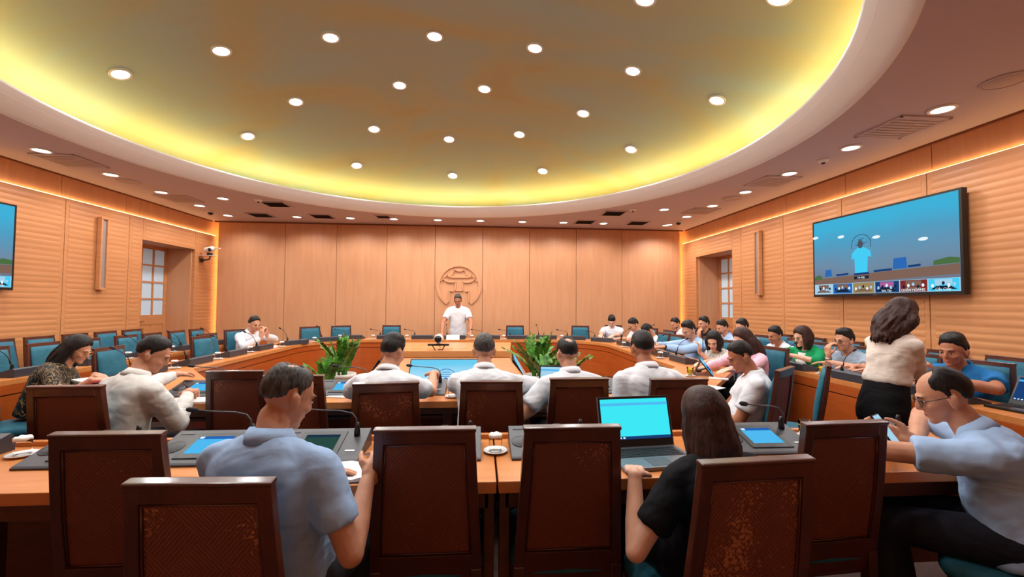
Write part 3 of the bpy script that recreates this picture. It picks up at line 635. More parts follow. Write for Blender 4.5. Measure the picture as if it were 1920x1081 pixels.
# ================================================================== desk consoles with gooseneck microphones
def make_console(lit=True, bent=0):
    o = empty('desk_console')
    W, D, h0, h1 = .195, .125, .014, .080
    pr = [(-D, 0), (D, 0), (D, h1-.012), (D-.012, h1), (-D+.01, h0), (-D, h0-.006)]
    MB().loft([[V((x, y, z)) for y, z in pr] for x in (-W, W)]).build('housing', 'console', o, bevel=.003)
    a = math.atan2(h1-h0, 2*D-.022); R = Matrix.Rotation(a, 3, 'X'); c0 = V((0, -.001, (h0+h1)/2))
    def T(x, y, z): return c0+R @ V((x, y, z))
    def plate(x0, x1, y0, y1, z0, z1, nm, mt, par=None): return MB().box(T((x0+x1)/2, (y0+y1)/2, (z0+z1)/2), (x1-x0, y1-y0, z1-z0), R).build(nm, mt, par or o)
    plate(-.098, .098, -.092, .088, 0, .004, 'bezel', 'black')
    dsp = plate(-.074, .074, -.062, .060, .0035, .0048, 'display', 'e_screen' if lit else 'e_dim'); plate(-.074, .074, .040, .060, .0045, .0055, 'header_bar', 'e_header' if lit else 'e_dim2', dsp); plate(-.070, -.052, .043, .057, .0050, .0060, 'menu_tile', 'e_white' if lit else 'e_dim2', dsp)
    plate(-.175, -.115, .085, .092, -.001, .002, 'card_slot', 'black')
    b = MB()
    b.loft([[T(-.145+r*math.cos(2*PI*j/28), -.01+r*math.sin(2*PI*j/28), z) for j in range(28)] for r, z in ((.043, -.001), (.043, .002), (.038, .0015), (.033, .0045), (.018, .0075), (.0005, .0085))])
    b.build('speaker_grille', 'console_dark', o, True)
    plate(.125, .165, -.06, -.052, 0, .002, 'talk_button', 'white_gloss')
    mb_ = MB().lathe([(.014, .0), (.014, .02), (.010, .045), (.007, .06)], 12, T(.145, .06, -.002)).build('microphone_base', 'black', o, True)
    p = T(.145, .06, .05)
    if bent == 0: pts = [p, p+V((0, 0, .03)), p+V((-.02, 0, .055)), p+V((-.07, -.005, .068)), p+V((-.15, -.02, .075)), p+V((-.21, -.035, .085))]
    elif bent == 1: pts = [p, p+V((.005, -.01, .05)), p+V((.01, -.04, .09)), p+V((.015, -.08, .12)), p+V((.02, -.12, .14))]
    elif bent == 3: pts = [p-V((0, 0, .02)), p+V((-.02, 0, -.012)), p+V((-.06, .0, -.012)), p+V((-.10, -.0, -.014))]
    else: pts = [p, p+V((0, -.005, .02)), p+V((.03, -.02, .04)), p+V((.10, -.05, .05)), p+V((.18, -.08, .06))]
    MB().tube(pts, [.005]+[.0034]*(len(pts)-1), 8).build('gooseneck', 'grey_plastic' if bent == 0 else 'black_matte', mb_, True)
    d = (pts[-1]-pts[-2]).normalized(); MB().tube([pts[-1]-d*.004, pts[-1]+d*.004, pts[-1]+d*.03, pts[-1]+d*.04], [.006, .011, .011, .006], 12).build('microphone_head', 'black_matte', mb_, True)
    return o
cons = [make_console(True, 0), make_console(False, 1), make_console(False, 2), make_console(False, 0), make_console(False, 3)]; cflag = [0, 0, 0, 0, 0]
def console(x, y, rz, kind, label, group=None):
    o = copy_tree(cons[kind]) if cflag[kind] else cons[kind]; cflag[kind] = 1
    o.location = (x, y, TZ); o.rotation_euler = (0, 0, math.radians(rz)); tag(o, label, 'console', group); SUP.append((x, y, rz, .195, .125, .014, .084))
SUP = []
def zx(px, py): return on_z(px, py, .79).x
FY = 1.965
console(zx(20, 850)-.35, FY, 0, 4, 'dark console at the end of the front desk, its edge beside the covered cup')
console(zx(80, 850)+.145, FY, 0, 4, 'dark console with round speaker grille half hidden by an empty chair')
console(zx(325, 840)+.145, FY, 0, 0, 'console with lit blue display at the writing man\'s elbow')
console(zx(665, 830)-.145, FY, 0, 3, 'console with dim display and gooseneck beside the open notebook')
console(zx(908, 830)-.21, FY, 0, 4, 'console hidden behind an empty chair, before the covered cup on the seam')
console(zx(977, 830)+.145, FY, 0, 4, 'console behind an empty chair, after the covered cup on the seam')
console(zx(1432, 822), FY, 0, 0, 'console with lit blue display beside the laptop woman\'s hair')
console(zx(1432, 822)+.62, FY, 0, 4, 'console in front of the man holding a phone')
NYc = 3.27
console(zx(375, 728)+.0, NYc+.02, 0, 0, 'console with lit blue display before the white shirted man with papers')
console(zx(648, 726), NYc, 0, 0, 'console with lit blue display beside the loose paper sheet')
console(zx(838, 718)-.19, NYc, 0, 0, 'console at the hand of the black haired man before the podium')
console(0.10, NYc, 0, 4, 'console hidden before the man with cropped greying hair'); console(zx(1060, 718)+.24, NYc, 0, 4, 'console beyond the balding man\'s laptop')
console(zx(1180, 700), NYc+.02, 0, 3, 'console hidden before the man beside the printed blouse woman')
for y in (4.15, 4.85, 5.55, 6.25): console(-3.10, y, -90, 1, 'dark console seen from behind on the ring table arm by the empty chairs', 'consoles on the empty arm of the ring table')
console(-2.96, 7.05, -118, 1, 'dark console by the man with clasped hands'); console(-2.62, 7.66, -140, 1, 'dark console at the bend of the ring table, before two empty chairs')
for px in (662, 729): console(on_y(px, 634, 8.1).x, 8.10, 180, 2, 'dark console on the ring table beside the leafy plant, emblem side', 'consoles near the tall plant')
console(on_y(793, 634, 8.1).x, 8.10, 180, 2, 'dark console just beside the white pan camera, by the standing man'); console(on_y(853, 634, 8.1).x, 8.10, 180, 1, 'dark console with upright microphone in front of the standing man')
for px in (918, 970): console(on_y(px, 634, 8.1).x, 8.10, 180, 2, 'dark console on the ring table after the standing man', 'consoles after the standing man')
console(on_y(1023, 634, 8.1).x, 8.10, 180, 1, 'dark console with tall slanted microphone before bare wall panels'); console(1.80, 7.98, 166, 2, 'dark console before the empty chair beside the reading young man'); console(2.22, 7.55, 140, 2, 'dark console before the young man reading papers')
for y in (6.85, 6.2, 5.5, 4.85): console(2.42, y, 92, 1, 'dark console on the occupied arm of the ring table', 'consoles on the occupied arm of the ring table')
for y in (8.2, 7.2, 6.5, 5.8, 5.08, 4.32, 3.58, 2.90, 2.08): console(3.395, y, 90, 1 if y > 3 else 2, 'dark console along the edge of the long desk under the lit screen', 'consoles on the long desk under the screen')
for y in (3.5, 4.2, 4.9, 5.6, 6.3, 7.0): console(-4.12, y, -90, 1, 'dark console on the long empty desk', 'consoles on the empty desk')
# ================================================================== cups
def make_cup(kind):
    if kind == 'cover':
        o = empty('covered_cup'); MB().lathe([(0, .0), (.035, 0), (.062, .010), (.066, .014), (.06, .014), (.034, .006), (0, .006)], 28).build('saucer', 'white_gloss', o, True)
        MB().lathe([(.037, .012), (.036, .06), (.033, .092), (0, .094), (0, .086), (.029, .085), (.033, .06), (.034, .012)], 24).build('upturned_glass', 'glass', o, True)
        b = MB(); rg = []
        for z, r, am in ((.082, .0355, .002), (.094, .035, .002), (.098, .028, .002), (.099, .004, 0)): rg.append([V(((r+am*math.sin(7*t+3*r*100))*math.cos(t), (r+am*math.sin(7*t+3*r*100))*math.sin(t), z+am*math.cos(5*t))) for t in [2*PI*j/28 for j in range(28)]])
        b.loft(rg).build('paper_cap', 'kleenex', o, True)
    else:
        o = empty('tea_glass'); MB().lathe([(0, .0), (.035, 0), (.058, .008), (.06, .011), (.034, .006), (0, .006)], 24).build('saucer', 'white_gloss', o, True)
        MB().lathe([(0, .010), (.030, .010), (.036, .10), (.034, .10), (.0285, .014), (0, .014)], 24).build('glass', 'glass', o, True); MB().lathe([(0, .016), (.027, .016), (.0325, .075), (0, .075)], 24).build('tea', 'tea', o, True)
    return o
cp = {'cover': make_cup('cover'), 'tea': make_cup('tea')}; cpf = {'cover': 0, 'tea': 0}
def cup(kind, x, y, label, group=None):
    o = copy_tree(cp[kind]) if cpf[kind] else cp[kind]; cpf[kind] = 1
    o.location = (x, y, TZ); o.scale = (.84, .84, .86); tag(o, label, 'cup', group)
p = on_z(929, 843, .76); cup('cover', p.x, p.y, 'upturned glass with paper cap on a saucer at the desk seam')
p = on_z(42, 850, .76); cup('cover', p.x, p.y, 'upturned glass with paper cap on a saucer at the front desk end')
p = on_z(716, 848, .76); cup('tea', p.x-.005, p.y, 'glass of yellow tea beside the writing hand at the front desk')
p = on_z(984, 735, .76); cup('tea', p.x, p.y, 'glass of yellow tea between greying man and balding man')
p = on_z(1508, 815, .76); cup('tea', p.x, 2.08, 'glass of yellow tea behind the empty chair by the laptop woman')
p = on_z(1300, 703, .76); cup('tea', p.x-.03, p.y, 'glass of yellow tea on the ring table by the tablet')
cup('cover', -.19, 3.09, 'saucer with upturned glass before the man with cropped greying hair')
for px in (642, 703, 765): cup('cover', on_y(px, 634, 8.05).x, 7.915, 'upturned glass on saucer between consoles near the tall plant', 'cups near the tall plant')
for px in (885, 944, 997, 1051): cup('cover', on_y(px, 634, 8.05).x, 7.915, 'upturned glass on saucer between consoles after the standing man', 'cups after the standing man')
for x, y in ((-2.92, 3.92), (-3.02, 4.5), (-3.02, 5.2), (-3.02, 5.9), (-2.93, 6.6), (-2.75, 7.37)): cup('cover', x, y, 'upturned glass on saucer on the ring table arm by the empty chairs', 'cups on the empty arm of the ring table')
for y in (3.85, 4.55, 5.25, 5.95, 6.65): cup('cover', -4.03, y, 'upturned glass on saucer on the long empty desk', 'cups on the empty desk')
for y in (6.525, 5.85, 5.175): cup('cover', 2.24, y, 'upturned glass on saucer on the occupied arm of the ring table', 'cups on the occupied arm')
for y in (4.70, 3.95): cup('tea', 3.325, y, 'glass of yellow tea on the long desk under the screen', 'tea glasses on the long desk')
# ================================================================== podium with screens and camera in the middle of the ring
pd = tag(empty('centre_podium', (-.45, 6.5, 0)), 'pale wood podium with sloping sides and a large lit screen facing the near seats', 'podium')
top = [(-.86, -.42), (.86, -.42), (.97, .85), (-.97, .85)]; bot = [(-1.36, -1.02), (1.36, -1.02), (1.25, 1.1), (-1.25, 1.1)]
MB().loft([[V((x, y, 0)) for x, y in bot], [V((x, y, .665)) for x, y in top]]).build('body', 'podium_wood', pd)
MB().prism([(-.88, -.44), (.88, -.44), (.99, .87), (-.99, .87)], .66, TZ).build('top_slab', 'podium_wood', pd, bevel=.004)
for i in range(7): MB().bb(-.75+i*.22, -.60+i*.22, -.20, -.10, TZ, TZ+.004).build('cable_hatch', 'podium_wood', pd)
def panel_on(c, ax, ay, w_, h_, nm, mat, o0, th):
    nrm = ax.cross(ay).normalized(); b = MB()
    q = [c-ax*w_/2-ay*h_/2, c+ax*w_/2-ay*h_/2, c+ax*w_/2+ay*h_/2, c-ax*w_/2+ay*h_/2]
    b.loft([[p_+nrm*o0 for p_ in q], [p_+nrm*(o0+th) for p_ in q]]); return b.build(nm, mat, pd)
ax, ay = V((1, 0, 0)), V((0, .60, .665)).normalized(); c = V((0, -.66, .395))
panel_on(c, ax, ay, 1.00, .62, 'screen_frame', 'black', 0, .03); psc = panel_on(c, ax, ay, .97, .58, 'screen', 'podium_feed', .028, .004)
nrm = ax.cross(ay).normalized()
def P2(u, v, k=.034): return c+ax*u+ay*v+nrm*k
def pring(r0, r1, a0, a1):
    b = MB(); m_ = 24
    b.loft([[P2(r*math.cos(math.radians(lerp(a0, a1, i/m_))), r*math.sin(math.radians(lerp(a0, a1, i/m_))), k) for r, k in ((r0, .031), (r0, .034), (r1, .034), (r1, .031))] for i in range(m_+1)]); b.build('emblem_image', 'e_blue', psc)
pring(.135, .143, -40, 220)
for v, w_ in ((.085, .05), (.045, .10), (.015, .12)): b = MB(); b.loft([[P2(u*w_, v+.018*u*u*(1 if v < .08 else 0)+d, k) for d, k in ((0, .031), (0, .034), (.008, .034), (.008, .031))] for u in (-1, -.6, 0, .6, 1)]); b.build('emblem_image', 'e_blue', psc)
b = MB(); b.ell(P2(0, -.03), (.03, .006, .03)); b.build('emblem_image', 'e_header', psc)
for s in (-1, 1):
    ax_, ay_ = V((.05*s, 1, 0)).normalized()*s, V((-s*.42, .0, .665)).normalized(); cc = V((s*1.09, .0, .36))
    nn_ = ax_.cross(ay_)
    panel_on(cc, ax_, ay_, 1.0, .60, 'screen_frame', 'black' if s > 0 else 'black', .0, .035); panel_on(cc, ax_, ay_, .97, .57, 'screen', 'podium_feed', .033, .004)
o = tag(empty('video_camera', on_z(822, 656, TZ)), 'white ball camera standing on a black bar on the podium', 'camera')
MB().bb(-.15, .15, -.04, .04, .065, .09).build('bar', 'black', o, bevel=.006); MB().tube([(-.09, 0, .07), (-.05, .04, .0)], .007).build('leg', 'black', o, True); MB().tube([(.09, 0, .07), (.05, .04, .0)], .007).build('leg', 'black', o, True)
MB().tube([(.0, .02, .07), (.03, .03, .03), (-.01, .05, .004), (.06, .08, .004)], .004).build('cable', 'black', o, True)
MB().lathe([(.03, .09), (.035, .10), (.02, .11), (0, .11)]).build('neck', 'lamp_trim', o, True); MB().capsule((0, .05, .165), (0, -.03, .165), .062, .06, 20).build('camera_body', 'lamp_trim', o, True); l = MB().lathe([(.0, .0), (.05, .0), (.05, .012), (0, .015)]).build('lens', 'black', o, True)
l.rotation_euler = (PI/2, 0, 0); l.location = (0, -.082, .165)
o = tag(empty('name_card', (on_y(849, 634, 7.92).x, 7.94, TZ)), 'white folded name card in front of the standing man', 'name card')
MB().loft([[V((x, y, z)) for y, z in ((-.03, 0), (0, .085), (.03, 0))] for x in (-.12, .12)]).build('card', 'paper', o)
# ================================================================== plants
def plant(x, y, label, ph, pr, nf, fh, seed, spread=.35):
    rnd = random.Random(seed); o = tag(empty('potted_plant', (x, y, 0)), label, 'plant')
    MB().lathe([(0, 0), (pr*.7, 0), (pr*.95, ph*.9), (pr*1.06, ph*.9), (pr*1.06, ph), (pr*.92, ph), (pr*.9, ph*.9), (0, ph*.88)], 32).build('pot', 'pot', o, True)
    MB().lathe([(0, ph*.86), (pr*.9, ph*.9), (pr*.88, ph*.92), (0, ph*.93)], 24).build('soil', 'soil', o)
    for i in range(nf):
        a = 2*PI*i/nf+rnd.uniform(-.3, .3); le = fh*rnd.uniform(.75, 1.05); sp = spread*rnd.uniform(.25, 1.1)
        b = MB(); pts = []
        for k in range(9):
            t = k/8; r = pr*.3+sp*t**1.7; pts.append(V((r*math.cos(a), r*math.sin(a), ph*.88+le*(t-.18*sp/spread*t*t))))
        b.tube(pts, [.011-.008*k/8 for k in range(9)], 6)
        side = V((-math.sin(a), math.cos(a), 0))
        for k in range(20):
            t = .16+.84*k/19; f = t*8; q = min(int(f), 7); p_ = pts[q].lerp(pts[q+1], f-q); d = (pts[q+1]-pts[q]).normalized()
            sd = side if k % 2 else -side; L = .098*(1-.45*abs(t-.55)); wv = L*.30
            out = (sd*.8+d*.65+V((0, 0, rnd.uniform(-.1, .2)))).normalized()
            if k == 19: out = d
            wd = out.cross(d.cross(out).normalized() if d.cross(out).length > 1e-3 else V((1, 0, 0))).normalized(); nr = out.cross(wd)
            b.add([p_, p_+out*L*.35+wd*wv+nr*.006, p_+out*L*.75+wd*wv*.8+nr*.004, p_+out*L, p_+out*L*.75-wd*wv*.8+nr*.004, p_+out*L*.35-wd*wv+nr*.006, p_+out*L*.5-nr*.006], [(0, 1, 6), (1, 2, 6), (2, 3, 6), (3, 4, 6), (4, 5, 6), (5, 0, 6)])
        b.build('frond', 'leaf', o, True)
def gp(px, py, z): return on_z(px, py, z)
p = on_z(676, 703, .50); plant(p.x-.27, p.y+.15, 'tall leafy green plant in a white pot beside the podium, emblem and empty desk side', .50, .16, 12, .56, 3, .24)
p = on_z(612, 716, .45); plant(p.x, p.y, 'short broad leaved plant between ring table arm and podium, by the empty desk', .42, .14, 6, .40, 5, .18)
p = on_z(975, 703, .50); plant(p.x+.23, p.y+.05, 'tall spreading leafy plant in a white pot beside the podium, by the balding man', .50, .16, 11, .58, 8, .34)
p = on_z(1012, 706, .50); plant(p.x+.05, p.y-.38, 'bright green leafy plant growing in front of the taller one by the balding man', .45, .15, 10, .48, 11, .24)
p = on_z(1042, 700, .50); plant(p.x+.15, p.y+.1, 'low dark leafy plant just beyond the balding man\'s laptop', .45, .15, 9, .38, 13, .28)
# ================================================================== papers, laptops, phones
def flat(name, label, cat, c, w_, d_, rz, h=.004, mat='paper', extra=None, bev=0):
    o = tag(MB().bb(-w_/2, w_/2, -d_/2, d_/2, 0, h).build(name, mat, bevel=bev), label, cat); o.location = c; o.rotation_euler = (0, 0, math.radians(rz)); SUP.append((c[0], c[1], rz, w_/2, d_/2, h, h)); return o
def laptop(label, c, rz, w_, d_, tilt, scr, dark=False):
    o = tag(empty('laptop', c, math.radians(rz)), label, 'laptop'); SUP.append((c[0], c[1], rz, w_/2, d_/2, .020, .020))
    MB().bb(-w_/2, w_/2, -d_/2, d_/2, 0, .016).build('base', 'silver_laptop' if not dark else 'black', o, bevel=.004)
    MB().bb(-w_/2+.02, w_/2-.02, -.01, d_/2-.03, .016, .0175).build('keyboard', 'console_dark', o)
    kb = MB()
    for r in range(5):
        for k in range(13): kb.bb(-w_/2+.026+k*(w_-.055)/13, -w_/2+.026+(k+.8)*(w_-.055)/13, -.004+r*(d_/2-.03)/5, -.004+(r+.75)*(d_/2-.03)/5, .0172, .019)
    kb.build('keys', 'black_matte', o)
    MB().bb(-.05, .05, -d_/2+.015, -.025, .016, .0168).build('touchpad', 'grey_plastic', o); MB().bb(w_/2-.05, w_/2-.02, -d_/2+.012, -d_/2+.03, .016, .0166).build('sticker', 'paper', o)
    R = Matrix.Rotation(math.radians(-tilt), 3, 'X'); hc = V((0, d_/2-.006, .014))
    def pl(x0, x1, z0, z1, y0, y1, nm, mt, par=None): return MB().box(hc+R @ V(((x0+x1)/2, (y0+y1)/2, (z0+z1)/2)), (x1-x0, y1-y0, z1-z0), R).build(nm, mt, par or o)
    H = w_*.63
    pl(-w_/2, w_/2, 0, H, 0, .009, 'lid', 'silver_laptop' if not dark else 'black'); pl(-w_/2+.003, w_/2-.003, .003, H-.003, -.001, .001, 'bezel', 'black')
    ds_ = pl(-w_/2+.012, w_/2-.012, .035, H-.012, -.0022, -.001, 'display', scr); pl(-w_/2+.012, w_/2-.012, .035, .048, -.003, -.0018, 'taskbar', 'e_navy', ds_)
    for k in range(6): pl(-w_/2+.02+k*.018, -w_/2+.03+k*.018, .038, .045, -.0036, -.003, 'taskbar_icon', 'e_white', ds_)
    pl(-w_/2+.012, w_/2-.012, H-.042, H-.030, -.0030, -.0022, 'toolbar', 'e_screen', ds_)
    return o
laptop('silver laptop with bright turquoise screen under the woman\'s hand', V((.745, 1.82, TZ+.001)), 6, .36, .25, 14, 'e_laptop')
p = on_z(1040, 742, TZ); laptop('small laptop with pale blue screen before the balding man', V((p.x+.02, 3.06, TZ+.001)), -14, .31, .22, 18, 'e_pale')
laptop('black laptop open on the long desk before the stout blue shirted man', V((3.505, 2.49, TZ+.001)), -84, .34, .22, 30, 'e_navy', True)
# open notebook
p = on_z(668, 878, .765); o = tag(empty('open_notebook', (p.x, 1.738, TZ), math.radians(6)), 'open white notebook with handwriting under the writing man\'s hand', 'notebook')
for s in (-1, 1):
    b = MB(); b.loft([[V((s*x, y, z)) for x, z in ((0, .0), (0, .012), (.03, .019), (.10, .016), (.155, .010), (.155, .0))] for y in (-.092, .092)]); b.build('page_block', 'paper', o)
    b = MB()
    for k in range(8):
        y = .085-k*.022; L = .03+.07*((k*5+3) % 4)/3; b.add([(s*.03, y, .0194), (s*.03+L*.9, y+.002, .0190-.02*abs(L)), (s*.03+L*.9, y+.004, .0190-.02*abs(L)), (s*.03, y+.002, .0194)], [(0, 1, 2, 3)])
MB().bb(-.162, .162, -.096, .096, -.0, .003).build('cover', 'black', o)
p = on_z(652, 742, TZ); b = MB(); b.loft([[V((x, y, 0.001+.012*max(0, x)*(1 if y > 0 else .3))) for x, y in ((-.13, -.06), (.15, -.13), (.24, .02), (.02, .09))], [V((x, y, .005+.012*max(0, x))) for x, y in ((-.13, -.06), (.15, -.13), (.24, .02), (.02, .09))]])
o = tag(b.build('paper_sheet', 'paper'), 'loose white paper sheets on the ring table beside an empty chair', 'paper'); o.location = (p.x-.02, p.y+.02, TZ+.001)
p = on_z(382, 748, TZ); flat('paper_stack', 'white paper stack under the hand of the white shirted man', 'paper', (p.x-.02, 3.035, TZ+.001), .28, .15, 6, .012)
p = on_z(186, 708, TZ); flat('paper_stack', 'white papers spread before the patterned blouse woman', 'paper', (p.x+.06, p.y-.13, TZ+.001), .27, .2, -30, .012)
p = on_z(190, 722, TZ); flat('paper_folder', 'pink edged folder under papers before the patterned blouse woman', 'folder', (-2.88, 3.56, TZ+.001), .26, .18, -30, .008, 'pink_paper')
p = on_z(984, 745, TZ); flat('phone', 'dark phone lying by the tea glass of the balding man', 'phone', (p.x-.02, p.y-.02, TZ+.001), .075, .15, -20, .009, 'black', bev=.003)
p = on_z(1155, 873, TZ); flat('phone', 'phone at the corner of the silver laptop', 'phone', (p.x-.05, p.y-.02, TZ+.001), .07, .14, -30, .009, 'black', bev=.003)
p = on_z(1702, 838, TZ); flat('notebook', 'white notebook under the hands holding a phone', 'notebook', (p.x+.02, 1.74, TZ+.001), .20, .14, 6, .014)
p = on_z(1502, 840, TZ); flat('note_pad', 'small white note pad beside the lit console, half behind a chair', 'note pad', (p.x+.02, p.y-.02, TZ+.001), .10, .08, 0, .02)
p = on_z(1092, 641, TZ); 
flat('paper_sheet', 'papers held open before the young man reading', 'paper', (2.38, 7.93, TZ+.001), .30, .21, 40, .006)
flat('paper_sheet', 'white sheets before the man in light blue long sleeves', 'paper', (2.50, 5.175, TZ+.001), .24, .22, 84, .004); flat('paper_sheet', 'sheet of paper before the man with rolled white sleeve', 'paper', on_z(1332, 727, TZ), .20, .14, 30, .004)
flat('phone', 'white phone on the ring table under the pink sleeved woman\'s hand', 'phone', on_z(1357, 712, TZ)+V((-.02, .05, 0)), .08, .16, 60, .01, 'white_gloss', bev=.003)
flat('paper_sheet', 'white sheet on the long desk under the green jacket woman\'s hands', 'paper', (3.565, 4.80, TZ+.001), .17, .16, 4, .004); flat('paper_sheet', 'sheet on the long desk before the grey shirted man', 'paper', (3.565, 4.61, TZ+.001), .17, .16, 3, .004)
flat('document_folder', 'open document folder with blue pages before the grey shirted man', 'folder', (3.53, 3.95, TZ+.001), .22, .28, -4, .01, 'shirt_lightblue')
flat('paper_sheet', 'white sheet before the man with clasped hands', 'paper', (-3.12, 6.62, TZ+.001), .2, .3, 20, .004)
# tablet held up before the printed blouse woman
p = on_z(1325, 705, .76); o = tag(empty('tablet', (p.x+.13, p.y+.12, TZ), math.radians(62)), 'tablet with blue document screen leaning up before the printed blouse woman', 'tablet')
R = Matrix.Rotation(math.radians(-38), 3, 'X')
MB().box(R @ V((0, 0, .10)), (.27, .010, .19), R).build('case', 'black', o, bevel=.003); MB().box(R @ V((0, -.0056, .10)), (.25, .0015, .17), R).build('display', 'e_screen', o); MB().box(R @ V((0, -.0068, .07)), (.16, .001, .06), R).build('picture', 'e_navy', o); MB().box(R @ V((0, -.0068, .15)), (.20, .001, .03), R).build('heading', 'e_pale', o)
MB().box(V((0, .140, .066)), (.22, .006, .148), Matrix.Rotation(math.radians(26), 3, 'X')).build('stand_flap', 'black', o)
# ================================================================== people
UP = V((0, 0, 1))
def ang(a): a = math.radians(a); return V((math.cos(a), math.sin(a), 0))
def smooth01(t): t = min(max(t, 0), 1); return t*t*(3-2*t)
def interp(x, tab):
    if x <= tab[0][0]: return tab[0][1]
    for (a, b), (c, d) in zip(tab[:-1], tab[1:]):
        if x <= c: return b+(d-b)*(x-a)/(c-a)
    return tab[-1][1]
def remesh(o, vox, it, fac=.5):
    m = o.modifiers.new('remesh', 'REMESH'); m.mode = 'VOXEL'; m.voxel_size = vox; m.use_smooth_shade = True
    if it: s = o.modifiers.new('smooth', 'SMOOTH'); s.factor = fac; s.iterations = it
    return o
FOLD = bpy.data.textures.new('folds', 'CLOUDS'); FOLD.noise_scale = .11; FOLD.noise_depth = 1
FOLD2 = bpy.data.textures.new('wrinkles', 'CLOUDS'); FOLD2.noise_scale = .045; FOLD2.noise_depth = 1
HAIRT = bpy.data.textures.new('hair_tufts', 'CLOUDS'); HAIRT.noise_scale = .03; HAIRT.noise_depth = 2
def hand(b, W, d, n, side, curl=22, s=1.0, spread=.06, thumb=.75):
    """W wrist, d pointing direction, n palm normal (out of the palm), side = direction of the thumb"""
    d = d.normalized(); n = (n-d*n.dot(d)).normalized(); sd = d.cross(n).normalized()
    if sd.dot(side) < 0: sd = -sd
    b.capsule(W-d*.02*s, W+d*.025*s, .027*s, .026*s, 10)
    for k in range(4):
        o = (k-1.5)*.0205*s; r0 = W+d*.012*s-sd*o*.75; r1 = W+d*(.092-.004*abs(k-1))*s-sd*o
        b.capsule(r0, r1, .0165*s, .0125*s, 8)
        L = (.042, .047, .044, .034)[k]*s; dd = (d-sd*o*spread*30*.05).normalized(); p = r1
        for j, (f, cc) in enumerate(((1, .55), (.68, 1.0), (.52, .75))):
            a = math.radians(curl*cc); dd = (dd*math.cos(a)+n*math.sin(a)).normalized()
            nn = n-dd*n.dot(dd); q = p+dd*L*f
            b.capsule(p, q, (.0098-.0008*j)*s, (.0092-.001*j)*s, 8); p = q
            n2 = nn.normalized() if nn.length > 1e-4 else -d; n_, n = n, n
    t0 = W+d*.022*s+sd*.022*s; t1 = t0+(d*.55+sd*thumb+n*.25).normalized()*.042*s; t2 = t1+(d*.85+sd*.28+n*.35).normalized()*.034*s; t3 = t2+(d*.95+n*.35).normalized()*.026*s
    b.capsule(W+d*.015*s, t1, .017*s, .0135*s, 8); b.capsule(t1, t2, .0125*s, .0105*s, 8); b.capsule(t2, t3, .0105*s, .0085*s, 8)
def hair_cap(hm, c0, hs, style, seed, thick=1.0):
    rnd = random.Random(seed); NU, NV = 56, 30; rx, ry, rz = .0755, .096, .090
    front = {'short': 40, 'spiky': 36, 'bald': 62, 'crown': 44, 'fringe': 20, 'long': 34, 'bob': 30, 'thin': 48, 'part': 34}[style]
    if style == 'bald': tab = [(0, 84), (34, 74), (50, 40), (60, 12), (76, 4), (84, -24), (92, -24), (96, 4), (108, -2), (118, -30), (150, -44), (180, -48)]
    elif style in ('long', 'bob', 'fringe_long'): tab = [(0, front), (30, front-6), (52, 10), (66, -10), (80, -40), (110, -60), (180, -70)]
    else: tab = [(0, front), (34, front-3), (50, front-16), (64, 12), (76, 4), (84, -24), (92, -24), (96, 4), (108, -2), (118, -26), (150, -38), (180, -41)]
    crown = V((0, -.62, .78)); b = MB(); vs, fs = [], []
    for i in range(NV+1):
        el = -90+180*i/NV
        for j in range(NU):
            az = 360*j/NU-180; ce = math.cos(math.radians(el))
            d = V((ce*math.sin(math.radians(az)), ce*math.cos(math.radians(az)), math.sin(math.radians(el))))
            lim = interp(abs(az), tab)+5*noise.noise(d*4+V((seed, 0, 0)))
            v = smooth01((el-lim+5)/11) if style in ('long', 'bob') else smooth01((el-lim+6)/14)
            t = (.0065+.012*smooth01((el-18)/50)+.004*smooth01(-d.y)*smooth01((el+35)/40))*thick
            if style in ('fringe', 'part', 'spiky'): t += .010*smooth01((el-25)/30)*thick*(1+.4*noise.noise(d*7+V((seed, 3, 1))))
            if style == 'spiky' and d.y > .2: t += .012*smooth01((el-40)/20)*smooth01((d.y-.2)/.4)
            if style in ('long', 'bob'): t += .008+.010*smooth01((60-el)/90)*smooth01((abs(az)-60)/30)
            if style == 'bald': v *= smooth01((math.degrees(V((d.x*1.15, d.y, d.z)).normalized().angle(V((0, .60, .80)).normalized()))-30-6*noise.noise(d*5))/16)
            if style == 'crown': v *= smooth01((math.degrees(d.angle(crown.normalized()))-17-5*noise.noise(d*5))/12)
            if style == 'thin': v *= smooth01((math.degrees(d.angle(V((.1, -.25, .95)).normalized()))-14-16*noise.noise(d*9))/14)
            if style == 'thin': t *= .45+.55*smooth01((math.degrees(d.angle(V((.15, .1, .98)).normalized()))-20)/30)
            t += .0035*noise.noise(d*14+V((seed*2, 1, 0)))
            r = V((d.x*rx, d.y*ry, d.z*rz)); off = -.011+v*(.011+t)
            p = V((0, -.012, .028))+r+d*off
            vs.append(c0+hm @ (p*hs))
    for i in range(NV):
        for j in range(NU):
            k = (j+1) % NU; fs.append((i*NU+j, i*NU+k, (i+1)*NU+k, (i+1)*NU+j))
    b.add(vs, fs); return b
